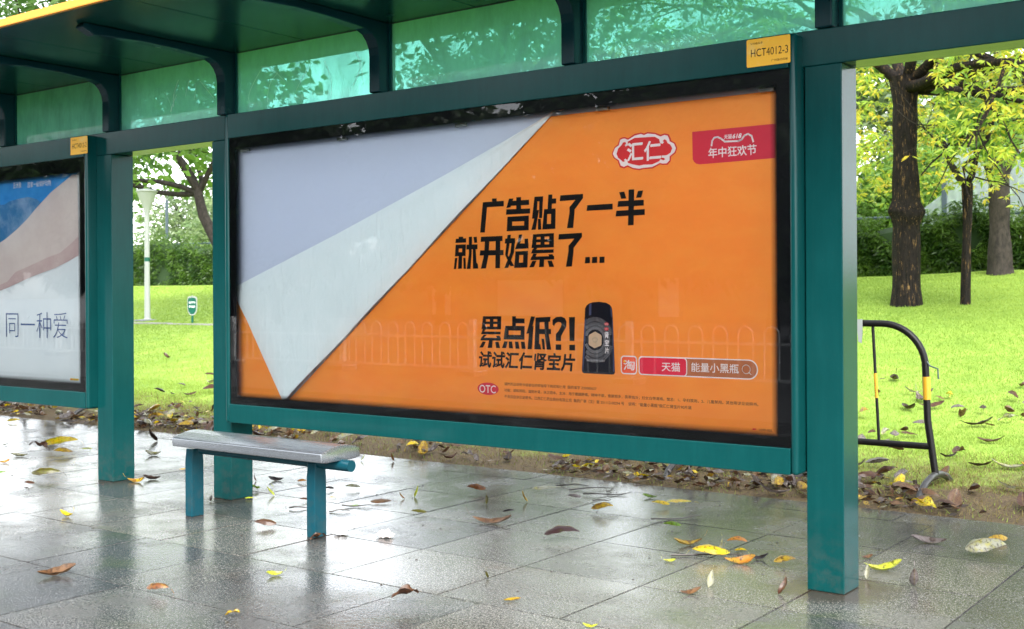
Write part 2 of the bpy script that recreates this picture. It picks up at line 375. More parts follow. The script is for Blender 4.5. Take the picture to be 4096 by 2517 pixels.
def np_obj(name, V, F, mats, mi=None, parent=None, attrs=None):
    me = bpy.data.meshes.new(name)
    V = np.asarray(V, np.float32); F = np.asarray(F, np.int32); k = F.shape[1]
    me.vertices.add(len(V)); me.vertices.foreach_set('co', V.ravel())
    me.loops.add(F.size); me.loops.foreach_set('vertex_index', F.ravel())
    me.polygons.add(len(F)); me.polygons.foreach_set('loop_start', np.arange(0, F.size, k, dtype=np.int32))
    me.polygons.foreach_set('loop_total', np.full(len(F), k, np.int32))
    for mt in mats: me.materials.append(mt)
    if mi is not None: me.polygons.foreach_set('material_index', np.asarray(mi, np.int32))
    for an, av in (attrs or {}).items():
        a = me.attributes.new(an, 'FLOAT', 'POINT'); a.data.foreach_set('value', np.asarray(av, np.float32))
    me.update(calc_edges=True); me.validate()
    o = bpy.data.objects.new(name, me); COL.objects.link(o)
    if parent: o.parent = parent
    return o
def tag(o, label=None, cat=None, group=None, kind=None):
    if label: o['label'] = label
    if cat: o['category'] = cat
    if group: o['group'] = group
    if kind: o['kind'] = kind
    return o
def thing(name, label, cat, loc=(0, 0, 0), group=None):
    o = bpy.data.objects.new(name, None); COL.objects.link(o); o.location = loc; o.empty_display_size = .2
    return tag(o, label, cat, group)
_tc = {}
def text_geo(body, bold=0.0):
    key = (body, bold)
    if key in _tc: return _tc[key]
    c = bpy.data.curves.new('lettering', 'FONT'); c.body = body; c.offset = bold; c.resolution_u = 3
    o = bpy.data.objects.new('lettering', c); COL.objects.link(o)
    bpy.context.view_layer.update()
    me = bpy.data.meshes.new_from_object(o.evaluated_get(bpy.context.evaluated_depsgraph_get()))
    vs = [(v.co.x, v.co.y) for v in me.vertices]; fs = [tuple(p.vertices) for p in me.polygons]
    bpy.data.objects.remove(o); bpy.data.curves.remove(c); bpy.data.meshes.remove(me)
    x0 = min(v[0] for v in vs); x1 = max(v[0] for v in vs); y0 = min(v[1] for v in vs); y1 = max(v[1] for v in vs)
    r = ([((x - x0) / (x1 - x0), (y - y0) / max(1e-6, y1 - y0)) for x, y in vs], fs); _tc[key] = r
    return r
def text(mb, body, rect, y, m, bold=0.0, shear=0.0):
    vs, fs = text_geo(body, bold); x0, z0, x1, z1 = rect
    mb.add([(x0 + a * (x1 - x0) + shear * (b - .5) * (z1 - z0), y, z0 + b * (z1 - z0)) for a, b in vs], fs, m)
def rrect(r, rad, n=5):
    x0, z0, x1, z1 = r; out = []
    for cx, cz, a0 in ((x1 - rad, z1 - rad, 0), (x0 + rad, z1 - rad, 90), (x0 + rad, z0 + rad, 180), (x1 - rad, z0 + rad, 270)):
        for i in range(n + 1):
            a = R(a0 + 90 * i / n); out.append((cx + rad * math.cos(a), cz + rad * math.sin(a)))
    return out
def ellipse(r, n=28):
    x0, z0, x1, z1 = r
    return [((x0 + x1) / 2 + (x1 - x0) / 2 * math.cos(2 * math.pi * i / n), (z0 + z1) / 2 + (z1 - z0) / 2 * math.sin(2 * math.pi * i / n)) for i in range(n)]
def inset(r, d): return (r[0] + d, r[1] + d, r[2] - d, r[3] - d)

# ------------------------------------------------------------------ measured print shapes (X, Z on the poster plane) and leaf positions
HEAD=[[(-3.4817,1.6819),(-3.453,1.6818),(-3.4531,1.667),(-3.4818,1.6676)],[(-3.5387,1.6669),(-3.4094,1.6675),(-3.4096,1.6408),(-3.5126,1.6413),(-3.5271,1.5177),(-3.5569,1.5183)],[(-3.3777,1.676),(-3.3507,1.676),(-3.3686,1.6339),(-3.3941,1.6312)],[(-3.3823,1.6643),(-3.2577,1.6649),(-3.2578,1.6404),(-3.3879,1.6406)],[(-3.3342,1.6804),(-3.3053,1.6806),(-3.3056,1.6221),(-3.3346,1.6222)],[(-3.3936,1.6249),(-3.252,1.6227),(-3.2522,1.599),(-3.3965,1.5993)],[(-3.3855,1.5882),(-3.2598,1.5893),(-3.26,1.5639),(-3.3879,1.5639)],[(-3.3877,1.5883),(-3.3579,1.5883),(-3.3611,1.5185),(-3.3932,1.5188)],[(-3.2868,1.5892),(-3.2598,1.5893),(-3.2613,1.5189),(-3.2884,1.519)],[(-3.3903,1.544),(-3.2612,1.5421),(-3.2613,1.5189),(-3.3932,1.5188)],[(-3.2259,1.6772),(-3.2067,1.6771),(-3.2143,1.5729),(-3.2411,1.5732)],[(-3.2259,1.6772),(-3.1753,1.6767),(-3.1765,1.6538),(-3.2282,1.6547)],[(-3.1976,1.677),(-3.1753,1.6767),(-3.1823,1.5742),(-3.1999,1.5745)],[(-3.214,1.6134),(-3.1996,1.6128),(-3.22,1.52),(-3.2452,1.5196)],[(-3.2063,1.5709),(-3.1903,1.5711),(-3.1864,1.5196),(-3.2066,1.5195)],[(-3.1457,1.6829),(-3.1221,1.6825),(-3.1267,1.6094),(-3.1504,1.6092)],[(-3.1238,1.6632),(-3.1002,1.6628),(-3.1014,1.6392),(-3.1265,1.6391)],[(-3.1699,1.6157),(-3.1042,1.6157),(-3.1049,1.5911),(-3.1716,1.5911)],[(-3.1699,1.6157),(-3.1503,1.6157),(-3.1562,1.5198),(-3.1811,1.5199)],[(-3.1293,1.616),(-3.1042,1.6157),(-3.1064,1.5202),(-3.1325,1.5203)],[(-3.1788,1.5445),(-3.1057,1.5442),(-3.1064,1.5202),(-3.1811,1.5199)],[(-3.0768,1.6757),(-2.9499,1.6761),(-2.9501,1.6562),(-2.9975,1.6055),(-2.9976,1.5927),(-3.0057,1.5207),(-3.0406,1.5203),(-3.0257,1.594),(-3.0256,1.6183),(-2.9922,1.6499),(-3.0806,1.6489)],[(-2.9266,1.6224),(-2.7893,1.6228),(-2.7894,1.5966),(-2.9308,1.5965)],[(-2.755,1.6728),(-2.7276,1.6742),(-2.7172,1.6427),(-2.7446,1.6425)],[(-2.6562,1.6731),(-2.6294,1.674),(-2.6399,1.6427),(-2.6668,1.6425)],[(-2.7051,1.6816),(-2.6765,1.6816),(-2.6799,1.5208),(-2.7094,1.5203)],[(-2.7606,1.6325),(-2.6268,1.6318),(-2.627,1.6065),(-2.7641,1.6066)],[(-2.7701,1.5895),(-2.6224,1.59),(-2.6225,1.5643),(-2.7741,1.5639)],[(-3.6932,1.5016),(-3.6644,1.5015),(-3.6645,1.486),(-3.6934,1.486)],[(-3.7111,1.4921),(-3.6451,1.4927),(-3.6453,1.4717),(-3.7142,1.4715)],[(-3.7113,1.4622),(-3.6471,1.4627),(-3.6472,1.4422),(-3.7132,1.4426)],[(-3.7125,1.4623),(-3.6912,1.4621),(-3.6945,1.4068),(-3.7182,1.406)],[(-3.6705,1.4624),(-3.6471,1.4627),(-3.6498,1.4057),(-3.6721,1.4058)],[(-3.7163,1.4243),(-3.6485,1.424),(-3.6498,1.4044),(-3.7182,1.4041)],[(-3.6939,1.4091),(-3.6709,1.4094),(-3.6737,1.3423),(-3.6991,1.3413)],[(-3.7177,1.3958),(-3.7017,1.3964),(-3.7109,1.3406),(-3.7258,1.34)],[(-3.6645,1.3956),(-3.6499,1.3957),(-3.6479,1.3405),(-3.6626,1.3407)],[(-3.6424,1.4603),(-3.5728,1.4605),(-3.573,1.4365),(-3.6438,1.4361)],[(-3.6276,1.4994),(-3.6072,1.4996),(-3.6107,1.4116),(-3.6188,1.34),(-3.6421,1.3395),(-3.6282,1.4121)],[(-3.603,1.4387),(-3.5845,1.4382),(-3.5803,1.3702),(-3.5717,1.3632),(-3.5696,1.3406),(-3.6025,1.3402)],[(-3.5985,1.4975),(-3.5772,1.4982),(-3.5745,1.4687),(-3.593,1.4679)],[(-3.5507,1.4969),(-3.4178,1.497),(-3.418,1.472),(-3.5532,1.4717)],[(-3.5558,1.4302),(-3.4121,1.4283),(-3.4123,1.4033),(-3.56,1.4046)],[(-3.5268,1.4749),(-3.4984,1.4754),(-3.5045,1.4046),(-3.5209,1.3407),(-3.5529,1.3398),(-3.5318,1.4098)],[(-3.46,1.4751),(-3.4319,1.4751),(-3.4345,1.3405),(-3.4631,1.3401)],[(-3.3872,1.5004),(-3.3668,1.501),(-3.3868,1.4019),(-3.3474,1.3501),(-3.3705,1.3483),(-3.4023,1.4031)],[(-3.4018,1.4831),(-3.3421,1.4838),(-3.3423,1.4591),(-3.4041,1.4592)],[(-3.3614,1.4765),(-3.3422,1.4759),(-3.3492,1.4142),(-3.3844,1.3406),(-3.4077,1.3401),(-3.3701,1.4148)],[(-3.3174,1.4993),(-3.2983,1.5009),(-3.3122,1.4573),(-3.2623,1.4559),(-3.2624,1.4318),(-3.3425,1.4304),(-3.3258,1.4666)],[(-3.2849,1.4785),(-3.2643,1.4791),(-3.2624,1.434),(-3.2851,1.4337)],[(-3.3398,1.4193),(-3.2652,1.42),(-3.2653,1.4012),(-3.341,1.4017)],[(-3.3398,1.4193),(-3.3152,1.4196),(-3.3222,1.3409),(-3.3474,1.3404)],[(-3.2923,1.4199),(-3.2652,1.42),(-3.2695,1.3408),(-3.2966,1.3404)],[(-3.3456,1.3647),(-3.2677,1.3649),(-3.2695,1.3408),(-3.3485,1.34)],[(-3.2346,1.4987),(-3.1143,1.4998),(-3.1144,1.4851),(-3.2363,1.4848)],[(-3.2346,1.4987),(-3.2121,1.4988),(-3.2179,1.4328),(-3.243,1.4326)],[(-3.1908,1.4994),(-3.1669,1.4994),(-3.1689,1.4336),(-3.1923,1.4329)],[(-3.1406,1.4998),(-3.1143,1.4998),(-3.1148,1.4334),(-3.1426,1.4337)],[(-3.239,1.4735),(-3.1145,1.4731),(-3.1146,1.4593),(-3.2402,1.4596)],[(-3.2419,1.4487),(-3.1147,1.4481),(-3.1148,1.4334),(-3.2447,1.4326)],[(-3.2286,1.4331),(-3.2098,1.4325),(-3.2206,1.4219),(-3.242,1.4225)],[(-3.2393,1.4237),(-3.1159,1.4235),(-3.1165,1.4076),(-3.2475,1.4073)],[(-3.2341,1.4061),(-3.2127,1.4056),(-3.2208,1.3914),(-3.2422,1.3919)],[(-3.1958,1.3843),(-3.1703,1.3838),(-3.1732,1.3413),(-3.2014,1.341)],[(-3.2449,1.392),(-3.1135,1.392),(-3.1136,1.3761),(-3.2515,1.3755)],[(-3.1465,1.4006),(-3.1228,1.4009),(-3.1151,1.3869),(-3.1387,1.3865)],[(-3.2397,1.3713),(-3.2156,1.3717),(-3.2318,1.3415),(-3.2587,1.3411)],[(-3.1519,1.3704),(-3.1272,1.3707),(-3.1138,1.3407),(-3.1416,1.3408)],[(-3.0857,1.4936),(-2.9566,1.496),(-2.9568,1.4765),(-3.0038,1.4269),(-3.0039,1.412),(-3.0135,1.3411),(-3.0469,1.3404),(-3.032,1.4128),(-3.0318,1.4384),(-2.9984,1.4702),(-3.089,1.4692)],[(-2.9382,1.3829),(-2.9141,1.3832),(-2.9143,1.3545),(-2.9419,1.3542)],[(-2.9006,1.3821),(-2.8733,1.3831),(-2.8745,1.355),(-2.9033,1.3547)],[(-2.8609,1.382),(-2.8338,1.3826),(-2.835,1.3547),(-2.8621,1.3544)]]
SLOG=[[(-3.5413,1.1049),(-3.4283,1.1058),(-3.4284,1.0913),(-3.5437,1.0902)],[(-3.5413,1.1049),(-3.5214,1.1051),(-3.5275,1.0455),(-3.5507,1.041)],[(-3.4992,1.1053),(-3.4764,1.1054),(-3.4777,1.042),(-3.4997,1.0417)],[(-3.4531,1.1056),(-3.4283,1.1058),(-3.4305,1.0417),(-3.4536,1.0413)],[(-3.546,1.0786),(-3.4294,1.0798),(-3.4294,1.0677),(-3.5483,1.0663)],[(-3.5497,1.054),(-3.4304,1.0548),(-3.4305,1.0417),(-3.5516,1.041)],[(-3.544,1.0411),(-3.524,1.0403),(-3.5374,1.0278),(-3.5544,1.0177)],[(-3.5241,1.0298),(-3.4327,1.0302),(-3.4341,1.0173),(-3.5544,1.0163),(-3.5485,1.0277)],[(-3.5532,0.9995),(-3.4321,1.0),(-3.4322,0.9862),(-3.5591,0.9853)],[(-3.5375,1.0138),(-3.5175,1.0142),(-3.5376,0.998),(-3.5545,0.9977)],[(-3.4625,1.0099),(-3.4407,1.0103),(-3.4321,0.9983),(-3.4539,0.9979)],[(-3.5045,0.9864),(-3.4824,0.9869),(-3.4858,0.9502),(-3.5135,0.9495)],[(-3.5444,0.9804),(-3.5244,0.9797),(-3.5424,0.9506),(-3.5656,0.95)],[(-3.4671,0.9802),(-3.4453,0.98),(-3.4359,0.9503),(-3.4607,0.9504)],[(-3.3623,1.1063),(-3.34,1.1065),(-3.3404,1.055),(-3.3626,1.0547)],[(-3.3431,1.0962),(-3.2879,1.096),(-3.2881,1.0727),(-3.3432,1.0728)],[(-3.4035,1.0593),(-3.2881,1.0601),(-3.2883,1.0376),(-3.4067,1.0368)],[(-3.4035,1.0593),(-3.3819,1.0589),(-3.3866,0.994),(-3.4147,0.9952)],[(-3.3114,1.0598),(-3.2881,1.0601),(-3.2894,0.9949),(-3.3127,0.9951)],[(-3.4094,1.016),(-3.2893,1.0164),(-3.2894,0.9942),(-3.4147,0.9934)],[(-3.4105,0.9842),(-3.3897,0.9839),(-3.3999,0.9512),(-3.425,0.9513)],[(-3.3837,0.9837),(-3.3639,0.9841),(-3.3582,0.9508),(-3.3826,0.9509)],[(-3.3468,0.9841),(-3.3255,0.9839),(-3.3185,0.9497),(-3.3428,0.9498)],[(-3.3111,0.9842),(-3.2882,0.9839),(-3.2817,0.95),(-3.3058,0.9501)],[(-3.25,1.1065),(-3.2262,1.106),(-3.242,1.058),(-3.2451,1.0256),(-3.2779,1.0234),(-3.265,1.0594)],[(-3.2587,1.0595),(-3.2357,1.0598),(-3.2469,0.9491),(-3.2708,0.9495)],[(-3.2229,1.1013),(-3.1363,1.1054),(-3.1385,1.0818),(-3.2231,1.0776)],[(-3.2229,1.1013),(-3.198,1.1002),(-3.204,0.9512),(-3.2314,0.9505)],[(-3.2005,1.0467),(-3.1339,1.0476),(-3.134,1.0234),(-3.2027,1.0223)],[(-3.1733,1.1027),(-3.1478,1.1039),(-3.1471,1.0239),(-3.1333,0.9496),(-3.1599,0.9502),(-3.1697,1.0201)],[(-3.1896,1.0012),(-3.1739,0.9998),(-3.1681,0.95),(-3.1825,0.9504)],[(-3.2313,0.9716),(-3.1968,0.9757),(-3.1908,0.9495),(-3.2314,0.9498)],[(-3.125,1.0914),(-3.1038,1.1043),(-3.0755,1.1069),(-3.0554,1.1004),(-3.0455,1.0838),(-3.0476,1.0588),(-3.0639,1.0353),(-3.0769,1.0151),(-3.077,0.9917),(-3.1065,0.9928),(-3.1063,1.0246),(-3.0921,1.0382),(-3.0778,1.0584),(-3.0737,1.0718),(-3.0797,1.0801),(-3.0938,1.0816),(-3.108,1.0748),(-3.1162,1.0613),(-3.1251,1.0696)],[(-3.1079,0.976),(-3.0763,0.9757),(-3.0765,0.95),(-3.108,0.9499)],[(-3.0314,1.1049),(-2.9976,1.1052),(-3.0022,0.9939),(-3.0289,0.9943)],[(-3.0302,0.976),(-2.9984,0.9761),(-2.9985,0.9496),(-3.0304,0.9495)]]
BADGE_OUT=[(-2.793,1.8493),(-2.7798,1.8779),(-2.7603,1.8893),(-2.7516,1.9144),(-2.7387,1.9195),(-2.7237,1.9201),(-2.7067,1.9132),(-2.6728,1.9297),(-2.6391,1.933),(-2.6246,1.9274),(-2.6058,1.9323),(-2.5686,1.9262),(-2.54,1.9148),(-2.5195,1.9191),(-2.4993,1.9131),(-2.4893,1.8944),(-2.4881,1.8853),(-2.4672,1.8729),(-2.4573,1.849),(-2.4655,1.8282),(-2.4877,1.8138),(-2.4899,1.7943),(-2.5062,1.7794),(-2.5326,1.7812),(-2.5428,1.7845),(-2.582,1.7684),(-2.6276,1.7686),(-2.6486,1.7649),(-2.6822,1.7716),(-2.7097,1.7844),(-2.7289,1.7784),(-2.7502,1.7854),(-2.7587,1.8044),(-2.7608,1.8137),(-2.7844,1.8302)]
BADGE_WHITE=[(-2.7869,1.8489),(-2.7755,1.8739),(-2.7548,1.8852),(-2.7473,1.9092),(-2.7357,1.913),(-2.7238,1.9132),(-2.7068,1.9059),(-2.6707,1.9222),(-2.6392,1.9265),(-2.6246,1.9202),(-2.6058,1.9254),(-2.5687,1.9197),(-2.5408,1.9069),(-2.5196,1.9123),(-2.5042,1.9071),(-2.4966,1.8914),(-2.4954,1.8824),(-2.4729,1.8698),(-2.4637,1.8495),(-2.4707,1.8322),(-2.495,1.8162),(-2.4959,1.7984),(-2.5102,1.7858),(-2.5305,1.7865),(-2.544,1.7903),(-2.5827,1.775),(-2.6276,1.7744),(-2.6485,1.7718),(-2.6821,1.7781),(-2.7096,1.7917),(-2.7288,1.7857),(-2.745,1.7924),(-2.7518,1.8076),(-2.7543,1.817),(-2.7788,1.8328)]
BADGE_IN=[(-2.767,1.8474),(-2.7583,1.8707),(-2.741,1.8841),(-2.7324,1.8962),(-2.7196,1.897),(-2.7163,1.8876),(-2.7239,1.8845),(-2.7197,1.8769),(-2.7069,1.8813),(-2.7077,1.8979),(-2.6729,1.9115),(-2.6268,1.9102),(-2.5687,1.9082),(-2.5462,1.8955),(-2.5422,1.879),(-2.53,1.8733),(-2.5218,1.8809),(-2.5299,1.8852),(-2.5197,1.8933),(-2.5096,1.8871),(-2.5056,1.876),(-2.4915,1.8677),(-2.4815,1.8509),(-2.4896,1.8319),(-2.5079,1.8225),(-2.5201,1.8216),(-2.5324,1.8225),(-2.5345,1.8137),(-2.5243,1.8112),(-2.5162,1.8052),(-2.5243,1.8004),(-2.5406,1.807),(-2.5468,1.7984),(-2.5818,1.7865),(-2.6254,1.7884),(-2.6484,1.7857),(-2.6821,1.7935),(-2.7083,1.8026),(-2.7095,1.8137),(-2.7201,1.8218),(-2.7286,1.8169),(-2.7223,1.811),(-2.733,1.8081),(-2.7415,1.816),(-2.7586,1.8283)]
BANNER=[(-2.3841,1.9139),(-1.9965,1.9147),(-1.9994,1.7721),(-2.3489,1.7702),(-2.3645,1.7741),(-2.3763,1.7834),(-2.3825,1.7955)]
EARS=[(-2.2913,1.8465),(-2.2881,1.8672),(-2.2784,1.8796),(-2.263,1.8815),(-2.2478,1.8743),(-2.2288,1.8588),(-2.1647,1.8564),(-2.1516,1.8611),(-2.1385,1.8772),(-2.1218,1.8826),(-2.1052,1.8727),(-2.098,1.8482)]
T_HUI=(-2.7123,1.8083,-2.6304,1.8895)
T_REN=(-2.6238,1.8036,-2.5379,1.8893)
T_TM618=(-2.2332,1.8685,-2.1516,1.8887)
T_NZ=(-2.307,1.793,-2.0835,1.8378)
T_SHI=(-3.5696,0.8494,-2.9999,0.9348)
OTC=(-3.5786,0.7179,-3.4468,0.7791)
T_OTC=(-3.566,0.7279,-3.4643,0.7664)
T_F1=(-3.4119,0.7697,-2.8822,0.7849)
T_F2=(-3.412,0.7382,-2.0815,0.7546)
T_F3=(-3.4123,0.7079,-2.3942,0.7244)
BOTTLE=[(-2.9444,1.0997),(-2.9422,1.1458),(-2.9343,1.1589),(-2.9205,1.1682),(-2.9011,1.1741),(-2.8644,1.1764),(-2.828,1.1722),(-2.809,1.1631),(-2.7984,1.1511),(-2.7951,1.1382),(-2.7923,1.101),(-2.7825,0.8555),(-2.7863,0.8473),(-2.7996,0.8452),(-2.9499,0.8455),(-2.9585,0.8498),(-2.9616,0.8622)]
BOTSEAM=[(-2.9452,1.0987),(-2.9287,1.108),(-2.8937,1.1158),(-2.8551,1.1161),(-2.8169,1.1089),(-2.7935,1.0994)]
BOTHI=[[(-2.9198,1.1639),(-2.9069,1.1695),(-2.9084,1.1164),(-2.9209,1.113)],[(-2.8045,1.1544),(-2.7977,1.1431),(-2.7949,1.1042),(-2.8017,1.109)],[(-2.9436,1.0964),(-2.9346,1.0998),(-2.9476,0.9121),(-2.9538,0.8592),(-2.9585,0.859)],[(-2.7961,1.0978),(-2.7923,1.0962),(-2.7844,0.8587),(-2.7919,0.8568)]]
HEX=[(-2.8872,1.0397),(-2.8576,1.0262),(-2.8511,1.0191),(-2.8529,0.98),(-2.8579,0.975),(-2.89,0.9628),(-2.9179,0.9759),(-2.9225,0.9817),(-2.9223,1.0178),(-2.9176,1.0245)]
HEXC=(-2.8874,1.0011)
RAYR=0.09260000000000002
T_SBP=(-2.8342,0.9355,-2.812,1.0421)
OV1=(-2.8369,1.068,-2.8133,1.0816)
OV2=(-2.8372,1.0453,-2.8135,1.0598)
T_BOTSM=(-2.9339,0.9013,-2.8354,0.9106)
TAO=(-2.751,0.8497,-2.6665,0.9336)
T_TAO=(-2.7369,0.8684,-2.6772,0.9144)
BAR=(-2.6583,0.8493,-2.0823,0.9334)
TM=(-2.652,0.8541,-2.4184,0.9284)
T_TM=(-2.5392,0.8702,-2.4477,0.9105)
T_NL=(-2.3942,0.8725,-2.17,0.9129)
LENS=((-2.1352,0.8923),0.018400000000000194,(-2.1135,0.8707))
T_NO=(-2.0779,0.6361,-2.0214,0.6466)
MARK=(-2.111,0.639,-2.091,0.6454)
FLAP=[(-3.0905,2.0792),(-3.4359,1.8532),(-3.7263,1.6269),(-4.0208,1.3667),(-4.3029,1.0951),(-4.682,0.8212),(-4.9505,0.6123),(-5.3793,1.2085),(-5.3751,1.2745)]
FOLD_L=[(-5.3751,1.2671),(-4.5162,1.5453),(-3.7797,1.7765),(-3.3846,1.9546),(-3.1191,2.0742)]
L_PINK=[(-8.0258,1.5707),(-7.8568,1.6249),(-7.7121,1.6876),(-7.5903,1.7497),(-7.4903,1.8117),(-7.4114,1.8574),(-7.2948,1.9222),(-7.1426,1.9836),(-7.0307,2.0301),(-6.9757,2.0265),(-6.9649,1.6124),(-7.072,1.5572),(-7.1846,1.5065),(-7.3181,1.4826),(-7.5734,1.4218),(-7.7354,1.3853),(-7.839,1.319),(-8.0287,1.2751)]
L_ROSE=[(-8.0287,1.2751),(-7.839,1.319),(-7.7354,1.3853),(-7.5734,1.4218),(-7.3181,1.4826),(-7.1846,1.5065),(-7.072,1.5572),(-6.9649,1.6124),(-6.9643,1.4852),(-7.0916,1.4453),(-7.2424,1.4051),(-7.5343,1.3492),(-7.8187,1.2793),(-8.0291,1.2349)]
L_HILL=[(-8.0228,1.8709),(-7.8752,1.8693),(-7.8127,1.8888),(-7.71,1.9004),(-7.5688,1.9074),(-7.4699,1.8879),(-7.4075,1.8572),(-7.4903,1.8117),(-7.5903,1.7497),(-7.7121,1.6876),(-7.8568,1.6249),(-8.0258,1.5707)]
L_T1=(-7.7601,1.9758,-7.6542,2.0206)
L_T2=(-7.5739,1.9714,-7.2884,2.012)
L_T3=(-7.8628,0.9245,-7.0993,1.1031)
L_STK=(-7.0766,0.6463,-6.9755,0.6602)
